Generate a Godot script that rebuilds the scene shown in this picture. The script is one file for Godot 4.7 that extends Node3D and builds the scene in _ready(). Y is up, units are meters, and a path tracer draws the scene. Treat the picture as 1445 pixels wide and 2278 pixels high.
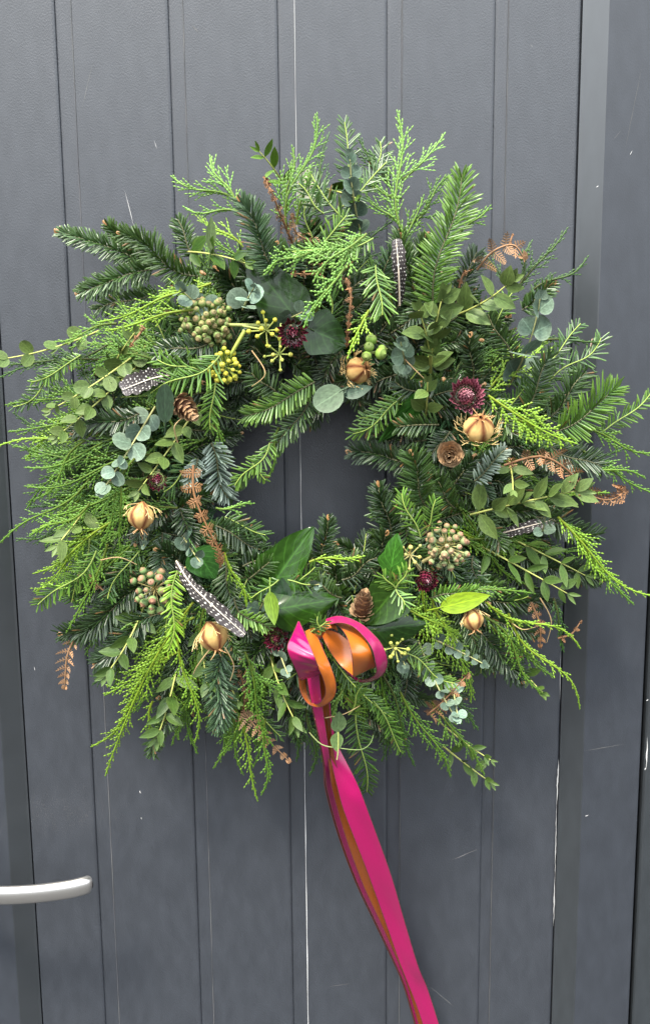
extends Node3D

# ---------------------------------------------------------------- camera frame
const FOCAL := 2188.0          # focal length of the picture in photo pixels
const DIST := 0.985            # metres from lens to the door along the axis
const K := 0.00042             # metres per photo pixel at the depth of the wreath
var eye := Vector3.ZERO
var fwd := Vector3.ZERO
var rgt := Vector3.ZERO
var upv := Vector3.ZERO
var rg := RandomNumberGenerator.new()
var M := {}
var wreath: Node3D
var used := {}

func setup_axes():
	fwd = Vector3(0.0, -0.162, -0.9868).normalized()
	rgt = Vector3(0.99995, -0.0095, 0.00156).normalized()
	rgt = (rgt - fwd * rgt.dot(fwd)).normalized()
	upv = rgt.cross(fwd).normalized()
	eye = -fwd * DIST

# a point of the place: where it is seen in the photo and how far it stands in front of the door (mm)
func at(px: float, py: float, zmm: float) -> Vector3:
	var d := rgt * ((px - 722.5) / FOCAL) - upv * ((py - 1139.0) / FOCAL) + fwd
	if zmm > 20.0:
		zmm = 20.0 + (zmm - 20.0) * 1.3
	var t := (zmm * 0.001 - eye.z) / d.z
	return eye + d * t

# ---------------------------------------------------------------- mesh collector
class Geo:
	var v := PackedVector3Array()
	var n := PackedVector3Array()
	var c := PackedColorArray()
	var uv := PackedVector2Array()
	var ix := PackedInt32Array()

	func vert(p: Vector3, nn: Vector3, col: Color, u := Vector2.ZERO) -> int:
		v.append(p); n.append(nn); c.append(col); uv.append(u)
		return v.size() - 1

	func tri(a: int, b: int, d: int):
		ix.append(a); ix.append(b); ix.append(d)

	func quad(a: int, b: int, d: int, e: int):
		ix.append(a); ix.append(b); ix.append(d)
		ix.append(a); ix.append(d); ix.append(e)

	func face(a: Vector3, b: Vector3, d: Vector3, e: Vector3, col: Color):
		var nn := (b - a).cross(d - a).normalized()
		var i := v.size()
		for p in [a, b, d, e]:
			vert(p, nn, col, Vector2((p.x + p.z) * 11.0, p.y * 4.6))
		quad(i, i + 1, i + 2, i + 3)

	# an upright length of moulding: its outline in (x, z), open or closed
	func moulding(outline: Array, y0: float, y1: float, col: Color):
		for i in outline.size() - 1:
			var p: Vector2 = outline[i]
			var q: Vector2 = outline[i + 1]
			face(Vector3(p.x, y0, p.y), Vector3(q.x, y0, q.y), Vector3(q.x, y1, q.y), Vector3(p.x, y1, p.y), col)

	# one flat leaf needle: base, belly, shoulder, tip
	func needle(p: Vector3, d: Vector3, nn: Vector3, l: float, w: float, bend: float, c0: Color, c1: Color):
		var s := d.cross(nn).normalized()
		var m := p + d * (l * 0.45) + nn * (bend * 0.35)
		var q := p + d * (l * 0.88) + nn * bend
		var t := p + d * l + nn * (bend * 1.1)
		var h := s * (w * 0.5)
		var na := (nn + s * 0.55).normalized()
		var nb := (nn - s * 0.55).normalized()
		var cm := c0.lerp(c1, 0.45)
		var i := v.size()
		v.append(p - h * 0.55); n.append(nb); c.append(c0)
		v.append(p + h * 0.55); n.append(na); c.append(c0)
		v.append(m - h); n.append(nb); c.append(cm)
		v.append(m + h); n.append(na); c.append(cm)
		v.append(q - h * 0.8); n.append(nb); c.append(c1)
		v.append(q + h * 0.8); n.append(na); c.append(c1)
		v.append(t); n.append(nn); c.append(c1)
		for k in 7:
			uv.append(Vector2(0.5, 0.5))
		quad(i, i + 1, i + 3, i + 2)
		quad(i + 2, i + 3, i + 5, i + 4)
		tri(i + 4, i + 5, i + 6)

	# a twig of overlapping scale leaves
	func scales(p: Vector3, d: Vector3, nn: Vector3, l: float, w: float, curve: Vector3, c0: Color, c1: Color, seg: float):
		var k := maxi(2, int(l / seg))
		var a := p
		var dir := d
		var st := l / k
		for j in k:
			var f := float(j + 1) / k
			dir = (dir + curve / k).normalized()
			var s := dir.cross(nn).normalized()
			var b := a + dir * st
			var ww := w * (1.0 - 0.35 * f * f) * 0.5
			var m := a + dir * (st * 0.66)
			var e := b + dir * (st * 0.22)
			var c2 := c0.lerp(c1, f)
			var c3 := c2.lerp(c0, 0.35)
			var i := v.size()
			v.append(a); n.append((nn - dir * 0.4).normalized()); c.append(c3)
			v.append(m + s * ww); n.append((s + nn * 0.5).normalized()); c.append(c2)
			v.append(m + nn * (ww * 0.7)); n.append(nn); c.append(c2)
			v.append(m - s * ww); n.append((nn * 0.5 - s).normalized()); c.append(c2)
			v.append(m - nn * (ww * 0.6)); n.append(-nn); c.append(c3)
			v.append(e); n.append((nn + dir).normalized()); c.append(c1.lerp(c2, 0.5))
			for z in 6:
				uv.append(Vector2(0.5, 0.5))
			tri(i, i + 1, i + 2); tri(i, i + 2, i + 3); tri(i, i + 3, i + 4); tri(i, i + 4, i + 1)
			tri(i + 5, i + 2, i + 1); tri(i + 5, i + 3, i + 2); tri(i + 5, i + 4, i + 3); tri(i + 5, i + 1, i + 4)
			a = b

	func tube(pts: PackedVector3Array, r0: float, r1: float, sides: int, c0: Color, c1: Color, cap := false):
		var k := pts.size()
		var base := v.size()
		var ref := Vector3(0.13, 0.21, 0.97)
		for j in k:
			var t := (pts[mini(j + 1, k - 1)] - pts[maxi(j - 1, 0)]).normalized()
			var a := t.cross(ref).normalized()
			if absf(t.dot(ref)) > 0.98:
				a = t.cross(Vector3(1, 0, 0)).normalized()
			var b := t.cross(a)
			var f := float(j) / (k - 1)
			for s in sides:
				var ang := TAU * s / sides
				var o := a * cos(ang) + b * sin(ang)
				vert(pts[j] + o * lerpf(r0, r1, f), o, c0.lerp(c1, f), Vector2(float(s) / sides, f))
		for j in k - 1:
			for s in sides:
				var s2 := (s + 1) % sides
				quad(base + j * sides + s, base + j * sides + s2, base + (j + 1) * sides + s2, base + (j + 1) * sides + s)
		if cap:
			var tt := (pts[k - 1] - pts[k - 2]).normalized()
			var i := vert(pts[k - 1] + tt * r1 * 0.6, tt, c1)
			for s in sides:
				tri(i, base + (k - 1) * sides + s, base + (k - 1) * sides + (s + 1) % sides)

	# a blade of a leaf on a grid. shape: 0 round, 1 ovate, 2 lance, 3 petal / scale
	func leaf(p: Vector3, d: Vector3, nn: Vector3, l: float, w: float, shape: int, curl: float, fold: float, c0: Color, c1: Color, nu := 7, nw := 4, wave := 0.0):
		var s := d.cross(nn).normalized()
		var base := v.size()
		var grid: Array[Vector3] = []
		for i in nu + 1:
			var t := float(i) / nu
			t = 0.5 - 0.5 * cos(PI * t) if shape != 2 else t
			var hw := 0.0
			if shape == 0:
				hw = sqrt(maxf(0.0, 1.0 - pow(2.0 * t - 1.0, 2.0)))
			elif shape == 1:
				hw = pow(sin(PI * pow(t, 0.72)), 0.85)
			elif shape == 2:
				hw = pow(maxf(0.0, sin(PI * pow(t, 0.85))), 0.95)
			else:
				hw = sqrt(maxf(0.0, 1.0 - pow(2.0 * pow(t, 1.5) - 1.0, 2.0)))
			hw = maxf(hw, 0.02) * w * 0.5
			for j in nw + 1:
				var x := 2.0 * j / nw - 1.0
				var bow := curl * l * (t * t) + fold * hw * absf(x) * absf(x) + wave * l * sin(t * 9.0 + x * 2.0) * absf(x)
				grid.append(p + d * (l * t * (1.0 - 0.25 * absf(curl) * t)) + s * (hw * x) + nn * bow)
		for i in nu + 1:
			for j in nw + 1:
				var a := grid[mini(i + 1, nu) * (nw + 1) + j] - grid[maxi(i - 1, 0) * (nw + 1) + j]
				var b := grid[i * (nw + 1) + mini(j + 1, nw)] - grid[i * (nw + 1) + maxi(j - 1, 0)]
				if i == 0 or i == nu:
					b = s
				var q := b.cross(a).normalized()
				if q.dot(nn) < 0.0:
					q = -q
				if q.length_squared() < 0.5:
					q = nn
				var rim := maxf(absf(2.0 * j / nw - 1.0), float(i) / nu)
				vert(grid[i * (nw + 1) + j], q, c0.lerp(c1, pow(rim, 3.0)), Vector2(float(j) / nw, float(i) / nu))
		for i in nu:
			for j in nw:
				quad(base + i * (nw + 1) + j, base + i * (nw + 1) + j + 1, base + (i + 1) * (nw + 1) + j + 1, base + (i + 1) * (nw + 1) + j)

	# a turned body: profile rows of (along, radius), colour per row
	func lathe(o: Vector3, ax: Vector3, rows: Array, cols: Array, sides := 10, lobes := 0, lobe := 0.0, seam := Color.BLACK, seam_w := 0.0):
		var a := ax.cross(Vector3(0.31, 0.2, 0.93)).normalized()
		var b := ax.cross(a)
		var base := v.size()
		var k := rows.size()
		for j in k:
			var r: Vector2 = rows[j]
			var r2: Vector2 = rows[mini(j + 1, k - 1)]
			var r1: Vector2 = rows[maxi(j - 1, 0)]
			var tang := Vector2(r2.x - r1.x, r2.y - r1.y)
			for s in sides:
				var ang := TAU * s / sides
				var wob := 1.0 + lobe * absf(cos(ang * lobes * 0.5)) if lobes > 0 else 1.0
				var o2 := a * cos(ang) + b * sin(ang)
				var nn := (o2 * tang.x - ax * tang.y)
				if nn.length_squared() < 1e-14:
					nn = o2
				var col: Color = cols[j]
				if lobes > 0:
					var sd := absf(cos(ang * lobes * 0.5))
					col = col.lerp(seam, smoothstep(seam_w, 0.12, sd) * 0.95)
				vert(o + ax * r.x + o2 * (r.y * wob), nn.normalized(), col, Vector2(float(s) / sides, float(j) / k))
		for j in k - 1:
			for s in sides:
				var s2 := (s + 1) % sides
				quad(base + j * sides + s, base + j * sides + s2, base + (j + 1) * sides + s2, base + (j + 1) * sides + s)

	func mesh(origin: Vector3) -> ArrayMesh:
		var k := ix.size()
		var i := 0
		while i < k:      # front faces run clockwise, on the side of the normals
			var a := ix[i]
			var b := ix[i + 1]
			var d := ix[i + 2]
			if (v[b] - v[a]).cross(v[d] - v[a]).dot(n[a] + n[b] + n[d]) > 0.0:
				ix[i + 1] = d
				ix[i + 2] = b
			i += 3
		if origin != Vector3.ZERO:
			for j in v.size():
				v[j] -= origin
		var arr := []
		arr.resize(Mesh.ARRAY_MAX)
		arr[Mesh.ARRAY_VERTEX] = v
		arr[Mesh.ARRAY_NORMAL] = n
		arr[Mesh.ARRAY_COLOR] = c
		arr[Mesh.ARRAY_TEX_UV] = uv
		arr[Mesh.ARRAY_INDEX] = ix
		var m := ArrayMesh.new()
		m.add_surface_from_arrays(Mesh.PRIMITIVE_TRIANGLES, arr)
		return m

# ---------------------------------------------------------------- nodes
func numbered(called: String, parent: Node) -> String:
	var key := str(parent.get_instance_id()) + called
	var k: int = used.get(key, 0)
	used[key] = k + 1
	return called if k == 0 else "%s_%03d" % [called, k]

func thing(called: String, where: Vector3, label: String, category: String, group := "") -> Node3D:
	var o := Node3D.new()
	o.name = numbered(called, self)
	add_child(o, true)
	o.position = where
	o.set_meta("label", label)
	o.set_meta("category", category)
	if group != "":
		o.set_meta("group", group)
	o.set_meta("origin", where)
	return o

func holder(called: String, parent: Node3D, label := "") -> Node3D:
	var o := Node3D.new()
	o.name = numbered(called, parent)
	parent.add_child(o, true)
	o.set_meta("origin", parent.get_meta("origin"))
	if label != "":
		o.set_meta("label", label)
	return o

func build(g: Geo, called: String, mat: Material, parent: Node3D, stuff := false, label := "") -> MeshInstance3D:
	var o := MeshInstance3D.new()
	o.name = numbered(called, parent)
	o.mesh = g.mesh(parent.get_meta("origin"))
	o.material_override = mat
	parent.add_child(o, true)
	o.set_meta("origin", parent.get_meta("origin"))
	if stuff:
		o.set_meta("kind", "stuff")
	if label != "":
		o.set_meta("label", label)
	return o

# ---------------------------------------------------------------- materials
func plain(rough: float, spec := 0.5) -> StandardMaterial3D:
	var m := StandardMaterial3D.new()
	m.vertex_color_use_as_albedo = true
	m.roughness = rough
	m.metallic_specular = spec
	m.cull_mode = BaseMaterial3D.CULL_DISABLED
	return m

func make_materials():
	M.needle = plain(0.38, 0.5)
	M.scale = plain(0.5, 0.45)
	M.scale.backlight_enabled = true
	M.scale.backlight = Color(0.25, 0.25, 0.25)
	M.needle.backlight_enabled = true
	M.needle.backlight = Color(0.08, 0.08, 0.08)
	M.stem = plain(0.6, 0.4)
	M.dry = plain(0.75, 0.3)
	M.dry.backlight_enabled = true
	M.dry.backlight = Color(0.2, 0.2, 0.2)
	M.cone = plain(0.7, 0.22)
	M.petal = plain(0.25, 0.6)
	M.berry = plain(0.62, 0.3)
	M.pod = plain(0.8, 0.2)
	M.leaf = plain(0.5, 0.32)
	M.leaf.albedo_texture = vein_image(false)
	M.leaf.backlight_enabled = true
	M.leaf.backlight = Color(0.2, 0.2, 0.2)
	M.ivy = plain(0.17, 0.33)
	M.ivy.albedo_texture = vein_image(true)
	M.feather = plain(0.7, 0.35)
	M.feather.albedo_texture = feather_image()
	M.satin = plain(0.27, 0.6)
	M.satin.anisotropy_enabled = true
	M.satin.anisotropy = 0.6
	M.satin.rim_enabled = true
	M.satin.rim = 0.08
	M.satin.rim_tint = 0.8
	M.satin.backlight_enabled = true
	M.satin.backlight = Color(0.18, 0.18, 0.18)
	M.edge = plain(0.7, 0.3)
	M.card = plain(0.6, 0.4)
	M.steel = plain(0.3, 0.5)
	M.steel.metallic = 0.95
	M.rubber = plain(0.6, 0.4)
	M.worn = plain(0.7, 0.4)
	M.door = plain(0.46, 0.6)
	M.door.heightmap_enabled = true
	M.door.heightmap_texture = grain_image()
	M.door.heightmap_scale = 0.014
	M.door.albedo_texture = dust_image()
	M.door.roughness_texture = M.door.albedo_texture
	M.smooth = plain(0.4, 0.5)
	M.smooth.heightmap_enabled = true
	M.smooth.heightmap_texture = M.door.heightmap_texture
	M.smooth.heightmap_scale = 0.006
	M.smooth.albedo_texture = M.door.albedo_texture
	M.bead = plain(0.3, 0.7)
	M.bead.albedo_texture = M.door.albedo_texture
	M.moss = plain(0.9, 0.2)

func noise(freq: float, oct: int, sd: int) -> FastNoiseLite:
	var f := FastNoiseLite.new()
	f.noise_type = FastNoiseLite.TYPE_SIMPLEX_SMOOTH
	f.frequency = freq
	f.fractal_octaves = oct
	f.seed = sd
	return f

func grain_image() -> ImageTexture:     # pressed wood grain of the door skin
	var a := noise(0.085, 3, 11)
	return ImageTexture.create_from_image(a.get_seamless_image(1024, 1024))

func dust_image() -> ImageTexture:
	var size := 256
	var src := noise(0.02, 4, 21).get_seamless_image(size, size)
	var im := Image.create(size, size, false, Image.FORMAT_RGB8)
	for y in size:
		for x in size:
			var h := 0.90 + 0.10 * src.get_pixel(x, y).r
			im.set_pixel(x, y, Color(h, h, h * 0.995))
	return ImageTexture.create_from_image(im)

func vein_image(ivy: bool) -> ImageTexture:
	var size := 128
	var im := Image.create(size, size, false, Image.FORMAT_RGB8)
	var a := noise(0.05, 3, 31)
	for y in size:
		for x in size:
			var u := float(x) / size - 0.5
			var t := float(y) / size
			var vein := exp(-pow(u / 0.022, 2.0))
			var rib := 0.0
			var ph := fposmod((t - absf(u) * (0.9 if ivy else 0.7)) * (5.0 if ivy else 8.0), 1.0)
			rib = exp(-pow((ph - 0.5) / (0.055 if ivy else 0.1), 2.0)) * (0.75 if ivy else 0.28)
			var tone := 0.86 + 0.14 * a.get_noise_2d(x, y)
			var h := clampf(tone * 0.8 + maxf(vein, rib) * (0.2 if not ivy else 0.3), 0.0, 1.0)
			im.set_pixel(x, y, Color(h, h, h * (0.97 if ivy else 1.0)))
	return ImageTexture.create_from_image(im)

func feather_image() -> ImageTexture:    # guinea fowl: rows of pale dots on dark brown, pale shaft, fine barbs
	var w := 128
	var h := 320
	var im := Image.create(w, h, false, Image.FORMAT_RGB8)
	var a := noise(0.04, 2, 41)
	for y in h:
		for x in w:
			var u := float(x) / w * 2.0 - 1.0
			var t := float(y) / h
			var s := t + absf(u) * 0.06
			var rowi := floorf(s * 20.0)
			var fy := fposmod(s * 20.0, 1.0) - 0.5
			var cx := u * 3.2 + fposmod(rowi, 2.0) * 0.5 + 0.42 * a.get_noise_2d(x, y)
			var fx := fposmod(cx, 1.0) - 0.5
			var big := 0.22 + 0.06 * sin(rowi * 2.3 + floorf(cx) * 1.7) + 0.09 * a.get_noise_2d(x * 2.0 + 50.0, y * 2.0)
			var d := sqrt(fx * fx + fy * fy * 0.85)
			var dot := clampf((big - d) * 7.0, 0.0, 1.0)
			var barb := 0.85 + 0.15 * sin((t * 1.0 + absf(u) * 0.09) * 620.0)
			var pale := clampf((t - 0.55) * 2.0, 0.0, 1.0)
			var dark := Color(0.12, 0.10, 0.095).lerp(Color(0.42, 0.40, 0.41), pale) * barb
			var col := dark.lerp(Color(0.74, 0.73, 0.70), dot)
			if absf(u) < 0.05:
				col = Color(0.75, 0.68, 0.58)
			im.set_pixel(x, y, Color(col.r, col.g, col.b))
	return ImageTexture.create_from_image(im)

# ---------------------------------------------------------------- curves
func bow(a: Vector3, b: Vector3, bend: float, arch := 0.0, k := 14) -> PackedVector3Array:
	var d := b - a
	var side := Vector3(-d.y, d.x, 0.0)
	var c := (a + b) * 0.5 + side * bend + Vector3(0, 0, arch * d.length())
	var out := PackedVector3Array()
	for i in k + 1:
		var t := float(i) / k
		out.append(a * (1 - t) * (1 - t) + c * 2.0 * t * (1 - t) + b * t * t)
	return out

func along(pts: PackedVector3Array, t: float) -> Array:     # point and tangent
	var f := clampf(t, 0.0, 0.9999) * (pts.size() - 1)
	var i := int(f)
	return [pts[i].lerp(pts[i + 1], f - i), (pts[i + 1] - pts[i]).normalized()]

func span(pts: PackedVector3Array) -> float:
	var l := 0.0
	for i in pts.size() - 1:
		l += pts[i].distance_to(pts[i + 1])
	return l

func smooth(ctrl: Array, k: int) -> PackedVector3Array:
	var out := PackedVector3Array()
	var n := ctrl.size()
	for i in k + 1:
		var f := float(i) / k * (n - 1)
		var j := mini(int(f), n - 2)
		var p0: Vector3 = ctrl[maxi(j - 1, 0)]
		var p1: Vector3 = ctrl[j]
		var p2: Vector3 = ctrl[j + 1]
		var p3: Vector3 = ctrl[mini(j + 2, n - 1)]
		out.append(p1.cubic_interpolate(p2, p0, p3, f - j))
	return out

func vary(c: Color, amt: float) -> Color:
	var k := 1.0 + rg.randf_range(-amt, amt)
	var h := rg.randf_range(-amt, amt) * 0.35
	return Color(c.r * k * (1.0 + h), c.g * k, c.b * k * (1.0 - h))

# tones: linear albedo at the base and the tip of a needle or twig
var TONE := {
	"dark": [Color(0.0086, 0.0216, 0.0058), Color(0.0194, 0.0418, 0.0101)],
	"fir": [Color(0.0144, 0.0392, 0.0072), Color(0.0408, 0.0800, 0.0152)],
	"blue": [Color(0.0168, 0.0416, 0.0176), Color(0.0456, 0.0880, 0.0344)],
	"silver": [Color(0.02, 0.05, 0.022), Color(0.20, 0.26, 0.215)],
	"fresh": [Color(0.0391, 0.1020, 0.0110), Color(0.0969, 0.1827, 0.0229)],
	"yew": [Color(0.0164, 0.0508, 0.0074), Color(0.0410, 0.0927, 0.0115)],
	"lime": [Color(0.0924, 0.1980, 0.0088), Color(0.1804, 0.3036, 0.0246)],
	"mid": [Color(0.0328, 0.1009, 0.0074), Color(0.0935, 0.1870, 0.0197)],
	"pale": [Color(0.0731, 0.1878, 0.0238), Color(0.1470, 0.2746, 0.0476)],
	"deep": [Color(0.0136, 0.0456, 0.0072), Color(0.0368, 0.0872, 0.0128)],
	"parv": [Color(0.1334, 0.2116, 0.0506), Color(0.1886, 0.2806, 0.0782)],
	"olive": [Color(0.0765, 0.1485, 0.0270), Color(0.1215, 0.2025, 0.0495)],
	"box": [Color(0.13, 0.27, 0.03), Color(0.20, 0.36, 0.05)],
	"glauc": [Color(0.165, 0.250, 0.175), Color(0.265, 0.365, 0.265)],
	"slate": [Color(0.115, 0.185, 0.125), Color(0.19, 0.27, 0.19)],
	"mint": [Color(0.25, 0.38, 0.27), Color(0.36, 0.50, 0.38)],
}

# ---------------------------------------------------------------- greenery
func fir(pts: PackedVector3Array, half: float, tone: String, style: String, called: String, label := ""):
	var h := holder(called, wreath, label)
	var st := Geo.new()
	var yew := style == "yew"
	st.tube(pts, 0.0010 if not yew else 0.0008, 0.0006 if not yew else 0.0005, 5, Color(0.055, 0.055, 0.025) if not yew else Color(0.16, 0.22, 0.05), Color(0.085, 0.085, 0.035) if not yew else Color(0.24, 0.32, 0.06), true)
	build(st, "stem", M.stem, h)
	var g := Geo.new()
	var l := span(pts)
	var t0: Color = TONE[tone][0]
	var t1: Color = TONE[tone][1]
	var sp := 0.0025 if yew else 0.0017
	var steps := int(l / sp)
	var roll := rg.randf_range(-0.25, 0.25)
	var tint := vary(Color(1, 1, 1), 0.12)
	for i in steps:
		var t := (i + rg.randf() * 0.6) / steps
		var pt := along(pts, t)
		var p: Vector3 = pt[0]
		var T: Vector3 = pt[1]
		var N := (Vector3(0, 0, 1) - T * T.z).normalized().rotated(T, roll)
		var S := T.cross(N)
		var prof := clampf(0.75 + t * 2.0, 0.0, 1.0) * (1.0 if t < 0.75 else lerpf(1.0, 0.62, (t - 0.75) * 4.0))
		var ranks := [[-1.0, 0.0], [1.0, 0.0]]
		if style == "brush":
			ranks = [[-1.0, 0.1], [1.0, 0.1], [1.0 if i % 2 == 0 else -1.0, 0.55], [1.0 if i % 2 == 0 else -1.0, 1.15], [-1.0 if i % 2 == 0 else 1.0, -0.45]]
		elif style == "flat":
			ranks.append([1.0 if i % 2 == 0 else -1.0, 0.75])
		for r in ranks:
			var phi: float = r[1] + rg.randf_range(-0.38, 0.38)
			var out: Vector3 = (S * r[0] * cos(phi) + N * sin(phi))
			var a := lerpf(1.15, 0.62, t * t) + rg.randf_range(-0.14, 0.14)
			if yew:
				a = lerpf(1.0, 0.5, t * t) + rg.randf_range(-0.28, 0.28)
			var d := (T * cos(a) + out * sin(a)).normalized()
			var nn := (N - d * N.dot(d)).normalized()
			var ln: float = half * prof * rg.randf_range(0.75, 1.15) * (1.0 - 0.25 * absf(phi))
			var kk := rg.randf_range(0.75, 1.25)
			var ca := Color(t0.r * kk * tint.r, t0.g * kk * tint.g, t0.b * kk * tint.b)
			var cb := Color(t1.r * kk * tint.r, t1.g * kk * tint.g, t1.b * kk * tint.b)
			if rg.randf() < 0.018:
				cb = Color(0.16, 0.085, 0.03)
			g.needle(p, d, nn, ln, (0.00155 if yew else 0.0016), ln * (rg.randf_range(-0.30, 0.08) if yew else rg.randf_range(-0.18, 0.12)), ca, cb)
	if style == "brush":
		for s in 3:
			var e := along(pts, 1.0)
			var q: Vector3 = e[0]
			g.needle(q + Vector3(rg.randf_range(-1, 1), rg.randf_range(-1, 1), 1.5) * 0.001, e[1], Vector3(0, 0, 1), 0.005, 0.003, 0.0, Color(0.22, 0.11, 0.04), Color(0.3, 0.17, 0.07))
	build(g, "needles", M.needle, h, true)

func cypress(pts: PackedVector3Array, half: float, tone: String, flat: bool, called: String, label := ""):
	var h := holder(called, wreath, label)
	var st := Geo.new()
	var l := span(pts)
	var t0: Color = TONE[tone][0]
	var t1: Color = TONE[tone][1]
	var tint := vary(Color(1, 1, 1), 0.12)
	t0 = t0 * tint; t1 = t1 * tint
	st.tube(pts, 0.0012, 0.0006, 5, Color(t0.r * 1.1 + 0.02, t0.g * 0.8, t0.b), t1, true)
	build(st, "stem", M.stem, h)
	var g := Geo.new()
	var sc := 0.0028 if flat else 0.0023
	var seg := 0.0026 if flat else 0.0030
	var step := 0.0062 if flat else 0.0056
	var n := int(l / step)
	var roll := rg.randf_range(-0.35, 0.35)
	for i in n + 1:
		var t := (i + 0.3) / (n + 1.0)
		var pt := along(pts, t)
		var p: Vector3 = pt[0]
		var T: Vector3 = pt[1]
		var N := (Vector3(0, 0, 1) - T * T.z).normalized().rotated(T, roll)
		var S := T.cross(N)
		if true:
			g.scales(p, T, N, step * 1.25, sc * 1.15, Vector3.ZERO, t0, t0.lerp(t1, 0.6), seg)
		var side := 1.0 if i % 2 == 0 else -1.0
		var len := half * 1.45 * (0.5 + 0.5 * clampf(t * 4.0, 0.0, 1.0)) * pow(1.04 - t, 0.6) * rg.randf_range(0.7, 1.2)
		var a := (0.62 if flat else 0.45) + rg.randf_range(-0.12, 0.12)
		var zz := rg.randf_range(-0.14, 0.16)
		var d := (T * cos(a) + S * side * sin(a) + N * zz).normalized()
		var cv := (T * 0.45 + Vector3(0, -0.14, 0) + N * rg.randf_range(-0.3, 0.15))
		g.scales(p, d, N, len, sc, cv, t0, t1, seg)
		# sub branchlets both sides
		var m := int(len / (0.0042 if flat else 0.0052))
		var q := p
		var dd := d
		for j in m:
			dd = (dd + cv / maxf(m, 1.0)).normalized()
			q += dd * (len / m)
			var f := float(j + 1) / m
			if j == m - 1:
				break
			var s2 := dd.cross(N).normalized() * (1.0 if j % 2 == 0 else -1.0)
			var d2 := (dd * 0.86 + s2 * (0.62 if flat else 0.45) + N * rg.randf_range(-0.10, 0.12)).normalized()
			var l2 := (len * (0.36 if flat else 0.48) * (1.05 - f) + 0.006) * rg.randf_range(0.75, 1.2)
			g.scales(q, d2, N, l2, sc * 0.92, dd * 0.3, t0.lerp(t1, 0.25), t1, seg)
	build(g, "scale_leaves", M.scale, h, true)

# a stem with leaves in opposite pairs; each leaf a piece of its own
func leafy(pts: PackedVector3Array, count: int, ll: float, lw: float, shape: int, tone: String, stemc: Color, called: String, label := "", grow := 0.55, lift := 0.35):
	var h := holder(called, wreath, label)
	var st := Geo.new()
	st.tube(pts, 0.0010, 0.0005, 6, stemc, stemc * 1.25, true)
	build(st, "stem", M.stem, h)
	var t0: Color = TONE[tone][0]
	var t1: Color = TONE[tone][1]
	for i in count:
		var t := (i + 0.6) / (count + 0.1)
		var pt := along(pts, t)
		var p: Vector3 = pt[0]
		var T: Vector3 = pt[1]
		var N := (Vector3(0, 0, 1) - T * T.z).normalized()
		var turn := (0.0 if i % 2 == 0 else 1.0) + rg.randf_range(-0.3, 0.3)
		for s: float in [-1.0, 1.0]:
			var size: float = lerpf(1.0, grow, t * t) * rg.randf_range(0.8, 1.15)
			var S: Vector3 = (T.cross(N)).rotated(T, turn * 0.9) * s
			if S.z < -0.35:
				S.z *= -0.4
			var a := 0.95 + rg.randf_range(-0.4, 0.4)
			var d := (T * cos(a) + S * sin(a) + Vector3(0, 0, rg.randf_range(-0.1, lift))).normalized()
			var up := (Vector3(rg.randf_range(-0.9, 0.9), 0.35 + rg.randf_range(-0.7, 0.7), 1.0)).normalized()
			var nn := (up - d * up.dot(d)).normalized()
			var g := Geo.new()
			var c0 := vary(t0, 0.16)
			var c1 := vary(t1, 0.12)
			var pet := PackedVector3Array([p, p + d * ll * 0.10 * size])
			g.leaf(pet[1] - d * ll * 0.06, d, nn, ll * size, lw * size * rg.randf_range(0.9, 1.1), shape, rg.randf_range(-0.22, 0.12), rg.randf_range(0.0, 0.3), c0, c1)
			g.tube(pet, 0.0006, 0.0006, 4, stemc, c0)
			build(g, "leaf", M.leaf, h)
	# the growing tip
	for s: float in [-1.0, 1.0]:
		var e := along(pts, 1.0)
		var T: Vector3 = e[1]
		var S2 := T.cross(Vector3(0, 0, 1)).normalized()
		var d := (T + S2 * 0.4 * s + Vector3(0, 0, 0.3)).normalized()
		var nn := (Vector3(0, 0.2, 1) - d * d.z).normalized()
		var g := Geo.new()
		g.leaf(e[0], d, nn, ll * 0.42 * grow / 0.55, lw * 0.4, mini(shape + 1, 2), 0.1, 0.3, t1, t1 * 1.15)
		build(g, "leaf", M.leaf, h)

# single leaves set out by hand: from stalk to tip
func one_leaf(x0: float, y0: float, z0: float, x1: float, y1: float, z1: float, wpx: float, shape: int, col: Color, rim: Color, tilt: Vector3, curl: float, fold: float, mat: Material, called: String, label := "", parent: Node3D = null):
	var a := at(x0, y0, z0)
	var b := at(x1, y1, z1)
	var d := (b - a).normalized()
	var nn := (tilt - d * tilt.dot(d)).normalized()
	var g := Geo.new()
	g.leaf(a, d, nn, a.distance_to(b), wpx * K, shape, curl, fold, col, rim, 12, 8)
	g.tube(PackedVector3Array([a - d * 0.012 - nn * 0.006, a, a + d * 0.003]), 0.0009, 0.0006, 5, rim, rim)
	build(g, called, mat, parent if parent else wreath, false, label)

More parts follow.
